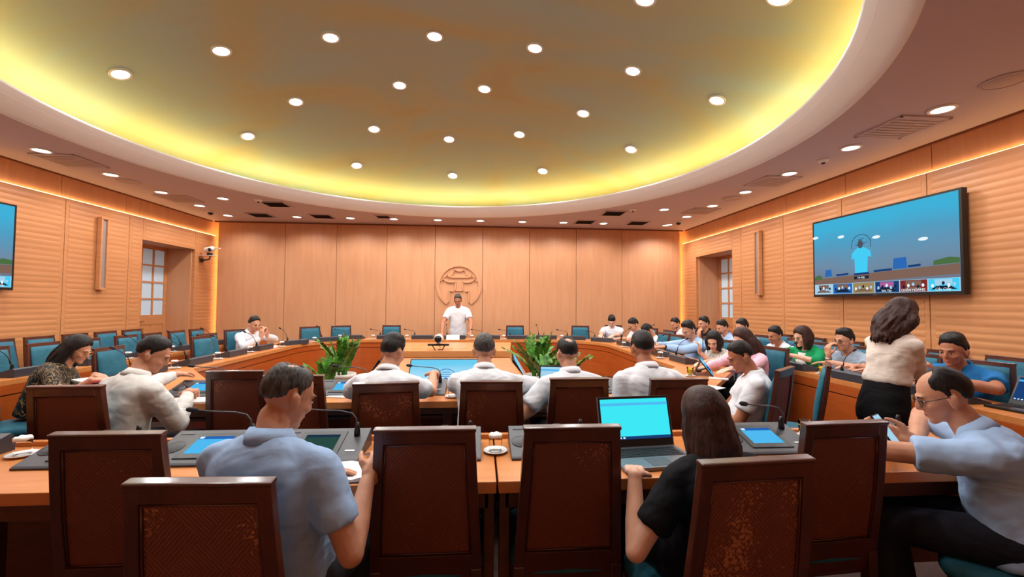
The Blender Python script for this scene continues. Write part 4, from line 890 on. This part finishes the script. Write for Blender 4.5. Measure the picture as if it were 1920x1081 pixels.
def locks(b, hm, c0, hs, length, seed, wave=.012, n=96, back=V((0, 0, 0)), lo=62, out=.02):
    rnd = random.Random(seed)
    for i in range(n):
        az = math.radians(lo+(360-2*lo)*((i+.5)/n)+rnd.uniform(-4, 4)); el = math.radians(rnd.uniform(-15, 62))
        d = V((math.cos(el)*math.sin(az), math.cos(el)*math.cos(az), math.sin(el)))
        p = c0+hm @ ((V((0, -.012, .028))+V((d.x*.083, d.y*.104, d.z*.10)))*hs)
        dw = hm @ d; dw = V((dw.x, dw.y, 0)); dw = dw.normalized() if dw.length > 1e-3 else V((0, 0, 0))
        pts, rad = [p], [.006*hs]; L = length*rnd.uniform(.82, 1.06)+.09*max(0, math.sin(el)); ph = rnd.uniform(0, 6); m_ = 8
        dn = hm @ V((0, 0, -1))
        for k in range(1, m_+1):
            t = k/m_; g = (dn.lerp(-UP, min(1, t*1.6))).normalized()
            q = pts[-1]+g*(L/m_)+dw*out*(.5-t)*.5+back*(1/m_)
            q += V((math.sin(ph+t*9), math.cos(ph*1.3+t*8), 0))*wave*.5
            pts.append(q); rad.append((.0125-.009*t**2)*hs)
        b.tube(pts, rad, 7)
    return b
PN = [0]
RECTS = ((-2.75, 2.6, 1.63, 2.17), (3.26, 3.66, .9, 8.75), (-4.40, -3.95, .9, 8.3))
def in_poly(x, y, poly):
    r = False
    for (x0, y0), (x1, y1) in zip(poly, poly[1:]+poly[:1]):
        if (y0 > y) != (y1 > y) and x < (x1-x0)*(y-y0)/(y1-y0)+x0: r = not r
    return r
def surf(x, y):
    """height of the desk top, or of the thing lying on it, under a point; None away from the desks"""
    if not (any(a <= x <= c and d <= y <= e for a, c, d, e in RECTS) or (in_poly(x, y, outer) and not in_poly(x, y, inner))): return None
    h = TZ
    for cx, cy, rz, hw_, hd, h0, h1 in SUP:
        a = math.radians(-rz); dx, dy = x-cx, y-cy; u, v = dx*math.cos(a)-dy*math.sin(a), dx*math.sin(a)+dy*math.cos(a)
        if abs(u) <= hw_+.012 and abs(v) <= hd+.012: h = max(h, TZ+lerp(h0, h1, min(max((v+hd)/(2*hd), 0), 1)))
    return h
def person(label, head, a, ha=None, pitch=15, roll=0, lh=None, rh=None, shirt='shirt_white', sleeve='short', trousers='trouser_navy', hair='short', haircol='hair_black',
           skin='skin', s=.97, pose='sit', vox=.0085, face=True, glasses=None, female=False, belly=0., curl=(14, 14), hdl=None, hdr=None, hair_len=.25, wave=.012, pelvis=None, lpole=None, rpole=None, collar=True, inner=None, watch=None, thick=1.0, hback=V((0, 0, 0)), pal=None, par=None, lipm='lip', hs=None, groups=None, offc=.13, tuck=False, le=None, re=None, hout=.02, ch=None, desk=False):
    PN[0] += 1; seed = PN[0]
    H = V(head); F = ang(a); R = V((F.y, -F.x, 0)); ha = a if ha is None else ha
    hF0 = ang(ha); p_ = math.radians(pitch); hF = hF0*math.cos(p_)-UP*math.sin(p_); hR = V((hF0.y, -hF0.x, 0)); hU = hR.cross(hF)
    if roll: rr_ = Matrix.Rotation(math.radians(roll), 3, hF); hR = rr_ @ hR; hU = rr_ @ hU
    hm = Matrix((hR, hF, hU)).transposed(); hs = (hs or .95)*s
    fem = .90 if female else 1.0
    N = H-UP*.128*s-F*(.045+.05*math.sin(p_))*s-hF0*.012
    if pose == 'sit':
        pz = .562; Ls = .47*s; dzz = N.z-pz; off = math.sqrt(max(Ls*Ls-dzz*dzz, .0009)); P = N-F*min(off, offc); P.z = pz
    else:
        P = N-F*(.10 if pose == 'lean' else .02)*s; P.z = N.z-.47*s
    if pelvis is not None: P = V(pelvis)
    base = V((P.x, P.y, 0))
    mid = (P+N)/2-F*(.035 if pose == 'sit' else .012)
    def C(t):
        if t < 0: return P+(mid-P).normalized()*t*.5
        if t > 1: return N+(H-hU*.06-N)*(t-1)
        return P*(1-t)**2+(mid*2-(P+N)/2)*2*t*(1-t)+N*t*t
    def Tn(t): return (C(t+.02)-C(t-.02)).normalized()
    def torso(infl, prof):
        rg = []
        for t, w_, d_, fo in prof:
            c = C(t); T = Tn(t); fw = T.cross(R).normalized(); rr = R
            c = c+fw*fo*s
            ring = []
            for j in range(28):
                th = 2*PI*j/28; cx_, sy_ = math.cos(th), math.sin(th); e = .84
                ring.append(c+rr*(math.copysign(abs(cx_)**e, cx_)*(w_*s*fem+infl))+fw*(math.copysign(abs(sy_)**e, sy_)*(d_*s+infl)))
            rg.append(ring)
        return rg
    prof = [(-.26, .10, .07, .0), (-.20, .150, .105, 0), (-.06, .166, .122, 0), (.12, .160, .118, .006), (.30, .150, .112+belly*.5, .008+belly*.6), (.5, .155, .113+belly*.35, .006+belly*.4), (.68, .168, .112, .002), (.79, .176, .106, -.002), (.87, .156, .094, -.004), (.94, .116, .080, -.002), (1.0, .080, .066, .0), (1.06, .058, .056, .004)]
    if female: prof = [(t, w_*(1.04 if t < .15 else .97 if t < .6 else 1), d_+(.02 if .5 < t < .75 else 0), fo+(.014 if .5 < t < .75 else 0)) for t, w_, d_, fo in prof]
    # arms
    arms = []
    for sg, W, hd, pole, pal_, et in ((-1, lh, hdl, lpole, pal, le), (1, rh, hdr, rpole, par, re)):
        S = C(.84)+R*sg*.172*s*fem
        La, Lb = .285*s, .250*s
        if W is None and desk: W = H+F*.25+R*sg*.09; W.z = .80
        if W is None: W = S+F*.22*s-UP*.28*s+R*sg*.03
        W = V(W); v = W-S; D = v.length
        if pal_ is None and W.z < .88 and pose == 'sit' or pal_ is not None and V(pal_).z < -.9:
            hz = V((v.x, v.y, 0)).normalized() if hd is None else V((V(hd).x, V(hd).y, 0)).normalized()
            hh = [q for q in (surf(W.x+hz.x*t-hz.y*w_, W.y+hz.y*t+hz.x*w_) for t in (-.03, .02, .07, .12, .17) for w_ in (-.045, 0, .045)) if q is not None]
            if hh and W.z > .7: W.z = max(hh)+.043+.0008*(curl[0 if sg < 0 else 1]-14); v = W-S; D = v.length
        if D > (La+Lb)*.985:
            k = min(D/((La+Lb)*.985), 1.16); La *= k; Lb *= k
            if D > (La+Lb)*.985: W = S+v.normalized()*(La+Lb)*.985; v = W-S; D = v.length
        x = (La*La-Lb*Lb+D*D)/(2*D); h = math.sqrt(max(La*La-x*x, 0)); u = v.normalized()
        po = V(pole) if pole is not None else (-UP*1.0+R*sg*(.22 if desk else .45)-F*.25)
        if et is not None: po = V(et)-(S+W)/2
        po = po-u*po.dot(u); po.normalize()
        best = None
        for th in (0, 12, -12, 24, -24, 36, -36, 50, -50, 65, -65, 80, -80, 95, -95, 110, -110, 125, -125):
            q = Matrix.Rotation(math.radians(th), 3, u) @ po; E = S+u*x+q*h; cst = abs(th)*.00012
            for k in range(13):
                t = k/12; pt = E.lerp(W, t); r_ = (.060-.024*t if sleeve != 'short' else .044-.012*t)*s
                for z_, w_ in ((surf(pt.x, pt.y), pt),):
                    if z_ is not None and z_-.05-r_ < pt.z < z_+r_*.9: cst += min(z_+r_*.9-pt.z, pt.z-(z_-.05-r_))
                pt = S.lerp(E, .4+.6*t); z_ = surf(pt.x, pt.y); r_ = .066*s
                if z_ is not None and z_-.05-r_ < pt.z < z_+r_*.9: cst += min(z_+r_*.9-pt.z, pt.z-(z_-.05-r_))
            if best is None or cst < best[0]-1e-6: best = (cst, E)
        E = best[1]
        fd = (W-E).normalized(); d = V(hd).normalized() if hd is not None else (V((fd.x, fd.y, 0)).normalized()-UP*.04 if W.z < .93 else fd*.6+V((fd.x, fd.y, 0)).normalized()*.6).normalized()
        arms.append((sg, S, E, W, d, V(pal_) if pal_ is not None else -UP))
    # ---------------- body
    b = MB(); b.loft(torso(-.012, prof if pose != 'sit' else [(-.15, .10, .07, 0), (-.11, .145, .10, 0)]+prof[2:]))
    b.capsule(C(.97), H-hU*.085*hs-hF*.022*hs, .053*s*(.9 if female else 1), .049*s*(.9 if female else 1), 16)
    def hp(x, y, z): return H+hm @ (V((x, y, z))*hs)
    def he(c, r, m=None): b.ell(hp(*c), [q*hs for q in r], hm if m is None else hm @ m, 18, 12)
    fw_ = .95 if female else 1
    he((0, -.012, .028), (.0745, .0945, .088)); he((0, .026, -.022), (.061*fw_, .066, .078)); he((0, .038, -.070), (.047*fw_, .048, .038)); he((0, .070, -.094), (.023, .022, .019)); he((0, .050, -.055), (.042*fw_, .042, .034))
    he((0, .080, .022), (.046, .014, .012)); he((0, .100, -.026), (.0135, .016, .014)); b.capsule(hp(0, .088, .012), hp(0, .103, -.020), .009*hs, .012*hs, 8)
    for q in (-1, 1):
        he((q*.036, .068, -.028), (.020, .018, .018)); he((q*.0775, -.010, -.018), (.0085, .021, .033), Matrix.Rotation(-.25*q, 3, 'Z') @ Matrix.Rotation(.18, 3, 'X')); he((q*.083, -.019, -.006), (.007, .015, .020))
        he((q*.011, .093, -.031), (.008, .009, .008))
    he((0, .086, -.0585), (.019, .008, .0055)); he((0, .085, -.0675), (.017, .008, .006))
    for sg, S, E, W, d, pn in arms:
        b.capsule(C(.95)+R*sg*.05*s*fem, S, .040*s, .044*s); b.capsule(S, E, .043*s*fem, .040*s*fem if sleeve == 'short' else .036*s*fem); b.capsule(E, E.lerp(W, .35), .039*s*fem if sleeve == 'short' else .035*s*fem, .040*s*fem if sleeve == 'short' else .036*s*fem); b.capsule(E.lerp(W, .35), W, .040*s*fem if sleeve == 'short' else .036*s*fem, .0275*s*fem)
        hand(b, W+d*.012, d, pn, -R*sg*1.0+UP*.2, curl[0 if sg < 0 else 1], s*(.92 if female else 1))
    # legs
    legs = []
    for sg in (-1, 1):
        hip = P+R*sg*.088*s-UP*.0
        if pose == 'sit':
            kn = hip+F*.41*s+R*sg*.03; kn.z = .515; ank = kn-F*.07; ank.z = .085
        else:
            kn = hip-UP*(hip.z*.5)+F*.02; ank = V((hip.x, hip.y, .085))-F*.01
        legs.append((sg, hip, kn, ank)); b.capsule(hip, kn, .070*s, .050*s); b.capsule(kn, ank, .048*s, .034*s); b.capsule(ank, ank+F*.10-UP*.03, .034, .030)
    root = empty('person', base); tag(root, label, 'person', groups)
    bo = remesh(b.build('body', skin, root, True, off=base), vox, 2)
    # ---------------- shirt
    b = MB(); hem = -.30 if pose != 'sit' else -.15
    if tuck: hem = .34
    sp = ([(hem, .150, .115, 0), (-.12, .166, .122, 0)] if not tuck else [(hem-.03, .145, .108, .004), (hem+.03, .162, .122, .006)])+[q for q in prof if max(-.1, hem+.05 if tuck else -.1) < q[0] < .96]+[(.985, .094, .068, 0), (1.03, .066, .060, .004)]
    b.loft(torso(.013, sp))
    for sg, S, E, W, d, pn in arms:
        b.capsule(C(.955)+R*sg*.045*s*fem, S+R*sg*.004, .050*s, .064*s*fem); b.capsule(C(.80)+R*sg*.07*s*fem, S, .07*s, .064*s*fem)
        if sleeve == 'short':
            e = S.lerp(E, .68); b.capsule(S, S.lerp(E, .35), .066*s*fem, .066*s*fem); b.tube([S.lerp(E, .2), S.lerp(E, .45), e-(E-S)*.02, e], [.062*s*fem, .066*s*fem, .066*s*fem, .064*s*fem], 18)
        elif sleeve == 'half':
            b.capsule(S, E, .066*s*fem, .060*s*fem); e = E.lerp(W, .22); b.tube([E, e], [.060*s*fem, .062*s*fem], 18)
        else:
            b.capsule(S, E, .066*s*fem, .058*s*fem); e = E.lerp(W, .96); b.capsule(E, E.lerp(W, .4), .058*s*fem, .052*s*fem); b.tube([E.lerp(W, .2), E.lerp(W, .6), E.lerp(W, .84), e], [.054*s*fem, .049*s*fem, .040*s*fem, .039*s*fem], 18)
    so = remesh(b.build('shirt' if not female else 'blouse', shirt, root, True, off=base), .011 if vox < .009 else .014, 5)
    dp = so.modifiers.new('folds', 'DISPLACE'); dp.texture = FOLD; dp.strength = .016; dp.mid_level = .5; dp.texture_coords = 'GLOBAL'
    if vox < .0078: dp = so.modifiers.new('wrinkles', 'DISPLACE'); dp.texture = FOLD2; dp.strength = .009; dp.mid_level = .5; dp.texture_coords = 'GLOBAL'
    # ---------------- collar
    if collar:
        b = MB(); T = Tn(.98); fw = T.cross(R).normalized(); c = C(1.0)+T*.004; rg = []
        for i in range(33):
            th = math.radians(lerp(112, 428, i/32)); cx_, sy_ = math.cos(th), math.sin(th); fr = smooth01((sy_-.1)/.8)
            o = R*cx_+fw*sy_; lw = .022+.020*fr
            def q(r, z): return c+o*(r*s)+fw*.010*fr+T*(z*s-.045*fr)+fw*(.0)
            rg.append([q(.066, -.004), q(.0625, .030), q(.067, .036), q(.080+.006*fr, .018-lw*.3), q(.088+.012*fr, -.004-lw*.45), q(.080, -.004-lw*.3)])
        b.loft(rg).build('collar', shirt, root, True, off=base)
    if inner:
        b = MB(); rg = []
        for t in (.34, .5, .66, .80, .92):
            T = Tn(t); fw = T.cross(R).normalized(); w_ = .07*(1-.3*(t-.34)); dd = interp(t, [(q[0], q[2]+q[3]) for q in prof])*s+.022
            rg.append([C(t)+R*(x*w_)+fw*(dd-y_) for x, y_ in ((-1, .016), (-.5, .004), (0, 0), (.5, .004), (1, .016), (.6, .04), (-.6, .04))])
        b.loft(rg).build('inner_top', inner, root, True, off=base)
    # ---------------- trousers, shoes
    b = MB(); b.ell(P-UP*(.0 if pose == 'sit' else .01), (.172*s, .135*s, (.098 if pose == 'sit' else .12)*s), Matrix((R, F, UP)).transposed())
    if tuck: b.loft(torso(.012, [(-.26, .13, .10, 0), (-.18, .168, .125, 0), (-.05, .180, .134, 0), (.12, .172, .124, .004), (.28, .152, .112, .006), (.40, .146, .106, .006)]))
    for sg, hip, kn, ank in legs:
        b.capsule(hip, kn, .092*s, .070*s); b.capsule(kn, ank, .068*s, .058*s)
    remesh(b.build('trousers', trousers, root, True, off=base), .014, 4)
    for sg, hip, kn, ank in legs:
        b = MB(); f0 = V((ank.x, ank.y, 0)); rg = []
        for y_, w_, h_ in ((-.075, .022, .03), (-.06, .034, .075), (0, .038, .085), (.07, .042, .06), (.14, .042, .042), (.18, .026, .026)): rg.append([f0+F*y_+R*(w_*math.cos(t))+UP*max(h_*.5+h_*.5*math.sin(t), .002) for t in [2*PI*j/12 for j in range(12)]])
        b.loft(rg).build('shoe', 'black', root, True, off=base)
    # ---------------- hair
    hb = hair_cap(hm, H, hs, hair, seed, thick)
    if hair in ('long', 'bob'): locks(hb, hm, H, hs, hair_len, seed, wave, n=150, back=hback, lo=70 if hair == 'long' else 62, out=hout)
    ho = hb.build('hair', haircol, root, True, off=base)
    if hair in ('long', 'bob'): remesh(ho, .006 if vox < .0078 else .008, 3)
    # ---------------- face
    if face:
        for q in (-1, 1):
            b = MB(); b.ell(hp(q*.031, .0815, .000), [.0125*hs, .006*hs, .0050*hs], hm); ey = b.build('eye', 'eye_white', root, True, off=base)
            b = MB(); b.ell(hp(q*.031, .0865, -.0005), [.0052*hs, .0028*hs, .0052*hs], hm); b.build('iris', 'eye_dark', ey, True, off=base)
            b = MB(); b.tube([hp(q*.015, .092, .020), hp(q*.030, .0915, .026), hp(q*.048, .079, .021)], [.003*hs, .0042*hs, .002*hs], 6); b.build('eyebrow', 'brow', root, True, off=base)
            b = MB(); b.tube([hp(q*.018, .0855, .003), hp(q*.031, .0885, .0062), hp(q*.045, .0805, .002)], [.0012*hs, .0026*hs, .0012*hs], 6); b.build('upper_lid', 'brow', root, True, off=base)
        b = MB(); b.tube([hp(-.023, .079, -.0625), hp(-.008, .0925, -.0595), hp(0, .0925, -.0605), hp(.008, .0925, -.0595), hp(.023, .079, -.0625)], [.001*hs, .0036*hs, .0036*hs, .0036*hs, .001*hs], 8)
        b.tube([hp(-.020, .080, -.064), hp(0, .0915, -.0680), hp(.020, .080, -.064)], [.001*hs, .0042*hs, .001*hs], 8); b.build('lips', lipm, root, True, off=base)
    if glasses:
        b = MB()
        for q in (-1, 1):
            b.tube([hp(q*.034+.024*math.cos(2*PI*j/20), .104-.012*abs(math.cos(2*PI*j/20)), .000+.018*math.sin(2*PI*j/20)) for j in range(21)], .0018*hs, 6)
            b.tube([hp(q*.058, .093, .006), hp(q*.077, .05, .008), hp(q*.083, -.005, .008)], .0018*hs, 6)
        b.tube([hp(-.010, .105, .004), hp(0, .108, .006), hp(.010, .105, .004)], .0018*hs, 6); gf = b.build('glasses_frame', glasses, root, True, off=base)
        for q in (-1, 1): b = MB(); b.ell(hp(q*.034, .098, 0), [.022*hs, .0008*hs, .017*hs], hm); b.build('glasses_lens', 'glass', gf, True, off=base)
    if watch:
        for sg, S, E, W, d, pn in arms:
            if (sg < 0) == (watch[0] == 'l'):
                fd = (W-E).normalized(); c = W-fd*.012; b = MB(); b.tube([c-fd*.010, c+fd*.010], .033*s, 18); b.build('wrist_watch', watch[1:], root, True, off=base)
    if ch:
        o = CHAIRS[ch]; o.location = V((P.x, P.y, 0))-F*.004; o.rotation_euler = (0, 0, math.radians(a-90))
    return arms
def tablep(px, py, z=.79): return on_z(px, py, z)
# --- front desk
person('grey haired man in light blue short sleeves writing in a notebook at the front desk', on_y(541, 742, 1.46), 78, 52, 24, lh=tablep(572, 888, .80), rh=tablep(688, 903, .81), shirt='shirt_lightblue', hair='thin', haircol='hair_grey', trousers='trouser_grey', vox=.006, face=True, curl=(14, 52), rpole=(.35, -.55, -1), par=(-.75, .2, -.5), hdr=(.12, .8, .30), thick=.8, s=0.94, belly=.03, hs=0.9, pal=(0, 0, -1), pelvis=(-.61, 1.41, .562))
person('long haired woman in black typing on the silver laptop', on_y(1318, 782, 1.50), 98, 100, 14, lh=tablep(1190, 893, .805), rh=tablep(1335, 885, .80), shirt='shirt_black', hair='long', haircol='hair_brown', hair_len=.36, trousers='trouser_black', vox=.006, face=False, female=True, collar=False, s=.95, wave=.014, hback=V((0, -.05, 0)), hout=.012, pelvis=(.79, 1.46, .562), curl=(34, 34), lpole=(-.5, -.45, -1), skin='skin_pale', hs=0.84)
person('balding man with glasses in pale blue short sleeves looking at a phone', on_y(1768, 742, 1.63), 128, 146, 22, lh=on_y(1654, 846, 1.80)+V((0, 0, .035)), rh=on_y(1706, 838, 1.82)+V((0, -.03, .03)), shirt='shirt_paleblue', hair='bald', trousers='trouser_navy', vox=.006, glasses='black', belly=.02, s=1.02, curl=(50, 50), hdl=(.1, .9, .35), hdr=(-.55, .75, .2), pal=(1, 0, .1), par=(-.8, -.5, .1), thick=.8, le=V((1.52, 1.52, .86)), rpole=(.7, -.3, -.3), hs=0.87, ch='dark wood chair with teal seat under the man holding a phone')
# --- near run of the ring table
person('black haired man in a white shirt sitting squarely in front of the podium screen', on_y(737, 660, 2.84), 82, 66, 22, rh=tablep(812, 724, .81), lh=tablep(705, 728, .80), shirt='shirt_white', hair='part', vox=.0075, face=False, curl=(20, 60), s=.97, rpole=(.5, -.4, -1), hs=0.91)
person('man with cropped greying hair in a white shirt sitting in front of the podium', on_y(908, 657, 2.86), 91, 90, 18, lh=tablep(886, 716, .80), rh=tablep(938, 732, .80), shirt='shirt_white', sleeve='half', hair='short', haircol='hair_grey', vox=.0075, face=False, s=1.0, thick=.6, lpole=(-.7, -.1, -1), hs=0.91)
person('man with a bald crown in a white shirt at the small laptop', on_y(1063, 663, 2.88), 96, 100, 20, lh=tablep(1030, 748, .80), rh=tablep(1088, 748, .80), shirt='shirt_white', hair='crown', vox=.0075, face=False, s=.97, glasses='black', lpole=(-.6, -.3, -1), thick=.8, hs=0.91, offc=.02, rpole=(.1, -.3, -1))
person('broad man in a white shirt with a bald spot beside the printed blouse woman', on_y(1204, 653, 2.86), 93, 88, 18, lh=tablep(1162, 738, .80), rh=tablep(1246, 730, .80), shirt='shirt_white', hair='short', vox=.0075, face=False, s=1.02, lpole=(-.12, -.2, -1), thick=1.0, skin='skin_dark', hs=0.91, offc=.03)
person('man in a white long sleeved shirt bent over papers at the ring table corner', on_y(288, 664, 2.76), 68, 24, 30, rh=tablep(352, 742, .81), lh=tablep(330, 722, .80), shirt='shirt_offwhite', sleeve='long', hair='short', trousers='trouser_navy', vox=.007, face=True, curl=(20, 50), s=0.97, rpole=(.35, -.55, -1), pelvis=(-2.09, 2.665, .562), hs=0.87)
person('woman with long black hair and glasses in a black and gold patterned blouse', on_x(146, 655, -3.36), 26, 6, 26, lh=tablep(178, 702, .80), rh=tablep(172, 712, .80), shirt='blouse_gold', sleeve='half', hair='long', hair_len=.30, female=True, collar=False, glasses='gold_frame', trousers='trouser_black', vox=.007, skin='skin', s=.97, hback=V((-.12, -.02, 0)), lipm='lip', hs=0.92)
# --- far side
person('man in a white long sleeved shirt with clasped hands before his chin', V((-3.49, 6.92, 1.075)), -22, -32, 18, lh=(-3.25, 6.82, .90), rh=(-3.28, 6.70, .88), shirt='shirt_white', sleeve='long', hair='short', vox=.0095, s=1.0, curl=(55, 55), hdl=(-.2, -.1, 1), hdr=(0, .1, 1), pal=(-.3, -.9, 0), par=(.3, .9, 0), lpole=(.5, .4, -1), rpole=(.2, -.5, -1), ch='teal chair under the man with clasped hands', offc=.05)
person('man in a white short sleeved shirt standing before the emblem', V((-.45, 8.72, 1.475)), -90, -94, 24, lh=(-.17, 8.30, .81), rh=(-.74, 8.36, .80), shirt='shirt_white', hair='short', haircol='hair_grey', trousers='trouser_black', pose='stand', vox=.0095, s=1.02, watch='lgold_frame', lpole=(1, .3, -.2), rpole=(-1, .3, -.2), belly=.01, thick=.9, skin='skin_dark', pal=(0, 0, -1))
person('young man in a white short sleeved shirt reading papers at the ring table', on_y(1147, 602, 8.42), -112, -112, 34, lh=(2.55, 8.02, .82), rh=(2.32, 8.10, .82), shirt='shirt_white', hair='fringe', vox=.0095, s=.98, skin='skin_pale', ch='teal chair under the young man reading papers', offc=.06)
person('man in white leaning to reach across the papers', on_x(1188, 609, 2.82), 196, 192, 32, desk=True, shirt='shirt_white', hair='part', vox=.0095, s=1.0, offc=.03, ch='teal chair under the man reaching across the papers')
person('stooping black haired man in white, face turned down', on_x(1215, 620, 2.84), 188, 190, 52, desk=True, shirt='shirt_white', hair='fringe', vox=.0095, s=.98, face=True, offc=.03, ch='teal chair under the stooping black haired man')
person('man in light blue long sleeves working at the ring table', on_x(1291, 619, 2.80), 192, 198, 26, lh=(2.40, 5.42, .80), rh=(2.44, 5.74, .80), shirt='shirt_lightblue', sleeve='long', hair='spiky', vox=.009, s=1.02, watch='lblack', skin='skin', offc=.03, ch='teal chair under the man in light blue long sleeves')
person('dark haired woman in a grey printed blouse holding a pen over a tablet', on_x(1338, 639, 2.78), 200, 224, 28, rh=on_x(1312, 656, 2.62)+V((0, 0, -.02)), lh=(2.44, 4.48, .80), shirt='blouse_print', sleeve='half', hair='long', hair_len=.14, female=True, collar=False, vox=.009, s=.96, skin='skin_pale', lipm='lip_red', hdr=(-.2, -.2, 1), par=(-.8, .2, 0), curl=(20, 60), offc=.03, ch='teal chair under the printed blouse woman')
person('woman with long brown hair and pink sleeves reaching over the table', on_x(1392, 637, 2.72), 186, 188, 22, lh=tablep(1338, 702, .80), rh=tablep(1330, 690, .82)+V((.1, .25, 0)), shirt='blouse_pink', sleeve='long', hair='long', hair_len=.34, haircol='hair_brown', female=True, collar=False, vox=.008, s=.98, skin='skin_pale', hback=V((.12, -.05, 0)), wave=.02, trousers='trouser_black', offc=.03, ch='teal chair under the woman in pink sleeves')
person('man in a white shirt with rolled sleeve sitting side on at the table corner', on_y(1388, 668, 3.06), 152, 166, 28, lh=(1.66, 3.10, .62), rh=(1.72, 3.28, .66), shirt='shirt_white', hair='short', trousers='trouser_black', vox=.007, s=1.0, skin='skin_dark', pelvis=(1.94, 3.05, .562), lpole=(.2, -.6, -1), curl=(35, 35), hs=0.88)
# --- long desk under the screen
DXH = 3.79
person('young man in white in the far corner of the long desk', on_x(1266, 607, DXH), 190, 196, 24, desk=True, shirt='shirt_white', hair='short', vox=.0105, s=1.0, offc=.01, ch='teal chair at the long desk, young man in the far corner')
person('man in a black shirt with hands at his mouth', on_x(1319, 607, DXH), 186, 192, 6, lh=on_x(1312, 622, 3.67)+V((0, 0, -.10)), rh=on_x(1314, 622, 3.67)+V((-.02, .06, -.12)), shirt='shirt_black', hair='part', vox=.0095, s=1.0, curl=(60, 60), hdl=(-.1, .1, 1), hdr=(0, 0, 1), pal=(1, .3, 0), par=(1, -.3, 0), offc=.01, ch='teal chair at the long desk, black shirted man')
person('man in pale blue shirt behind the printed blouse woman', on_x(1354, 614, DXH), 184, 186, 16, shirt='shirt_lightblue', hair='part', vox=.0095, s=.95, desk=True, offc=.01, ch='teal chair at the long desk, pale blue shirted man')
person('black haired man mostly hidden behind the pink sleeved woman', on_x(1391, 613, DXH), 184, 184, 12, shirt='shirt_white', hair='part', vox=.0105, s=.94, desk=True, offc=.01, ch='teal chair at the long desk, man behind the pink sleeved woman')
person('tanned man in an open collared white shirt at the long desk', on_x(1453, 629, 3.83), 186, 188, 14, shirt='shirt_white', hair='part', vox=.009, s=.96, skin='skin_dark', desk=True, offc=.01, ch='teal chair at the long desk, tanned white shirted man')
person('woman in a green jacket with bobbed hair at the long desk', on_x(1504, 631, 3.73), 190, 184, 16, shirt='jacket_green', sleeve='half', hair='bob', hair_len=.17, haircol='hair_brown', female=True, collar=False, vox=.0085, s=.97, skin='skin_pale', desk=True, inner='shirt_offwhite', glasses='gold_frame', offc=.01, ch='teal chair at the long desk, woman in the green jacket')
person('man with black glasses in a grey shirt, hand raised to his mouth', on_x(1583, 638, DXH), 188, 186, 8, shirt='shirt_grey', hair='spiky', vox=.0085, s=.97, glasses='black', rh=on_x(1556, 648, 3.65)+V((0, .02, -.12)), desk=True, hdr=(-.1, .0, 1), par=(1, 0, 0), curl=(15, 65), watch='rsteel', skin='skin', rpole=(-.3, .3, -1), offc=.01, ch='teal chair at the long desk, grey shirted man with glasses')
person('man in white whose head is hidden behind the standing woman', V((3.77, 3.69, 1.03)), 188, 186, 30, shirt='shirt_white', hair='short', vox=.009, s=.92, desk=True, offc=.01, ch='teal chair at the long desk, white shirted man hidden by the standing woman')
person('stout black haired man in a blue shirt glancing sideways', on_x(1787, 657, DXH-.06), 190, 194, 12, shirt='shirt_blue', hair='part', vox=.0075, s=1.06, belly=.05, skin='skin_dark', lh=(3.46, 2.96, .80), rh=(3.50, 3.24, .80), desk=True, watch='lsteel', lpole=(.1, -.6, -1), offc=.01, ch='teal chair at the long desk, stout blue shirted man')
person('man in blue sleeves at the end of the long desk', V((3.80, 2.18, 1.11)), 184, 184, 12, shirt='shirt_blue', sleeve='half', hair='short', vox=.009, s=1.0, desk=True, offc=.01, ch='teal chair at the long desk, far end man in blue sleeves')
# --- standing woman
person('standing woman with wavy brown hair in a cream blouse and black skirt', on_y(1692, 592, 2.92), 10, -2, 18, lh=on_y(1745, 690, 3.2), rh=on_y(1738, 698, 2.96), shirt='blouse_cream', sleeve='long', hair='long', hair_len=.24, haircol='hair_brown', female=True, collar=False, trousers='trouser_black', pose='lean', vox=.007, s=0.88, wave=.022, thick=1.35, skin='skin_pale', hback=V((-.14, -.03, 0)), re=on_y(1714, 694, 2.78), lpole=(-.2, .2, -1), curl=(30, 30), tuck=True, hout=.05, pelvis=on_y(1655, 765, 2.90), hs=1.05)
# things held
def held(name, label, cat, p, rot, size, mat, scr=None):
    o = tag(empty(name, p), label, cat); o.rotation_euler = rot; x, y, z = size
    MB().bb(-x/2, x/2, -y/2, y/2, -z/2, z/2).build('case', mat, o, bevel=min(size)*.3)
    if scr: MB().bb(-x/2+.004, x/2-.004, -y/2-.0008, -y/2+.0004, -z/2+.004, z/2-.004).build('display', scr, o)
    return o
held('phone', 'phone with pale blue screen held by the balding man with glasses', 'phone', on_y(1662, 808, 1.80), (math.radians(-35), 0, math.radians(30)), (.078, .009, .155), 'black', 'e_pale')
def pen(label, a, b_, mat):
    o = tag(empty('pen', a), label, 'pen'); d = V(b_)-V(a)
    MB().tube([V((0, 0, 0)), d*.08, d], [.001, .0045, .0045], 8).build('barrel', mat, o, True); MB().tube([d*.55, d*1.02], [.0052, .0052], 8).build('cap', 'black', o, True)
q = tablep(690, 868, .772); pen('pen in the hand writing in the notebook', q, q+V((.06, .10, .10)), 'red_pen')
q = tablep(366, 745, .758); pen('pen in the hand of the man bent over papers', q, q+V((-.09, .02, .10)), 'white_gloss')
q = on_x(1318, 645, 2.60); pen('pen held up by the printed blouse woman', q+V((0, 0, -.07)), q+V((0, 0, .06)), 'e_navy')
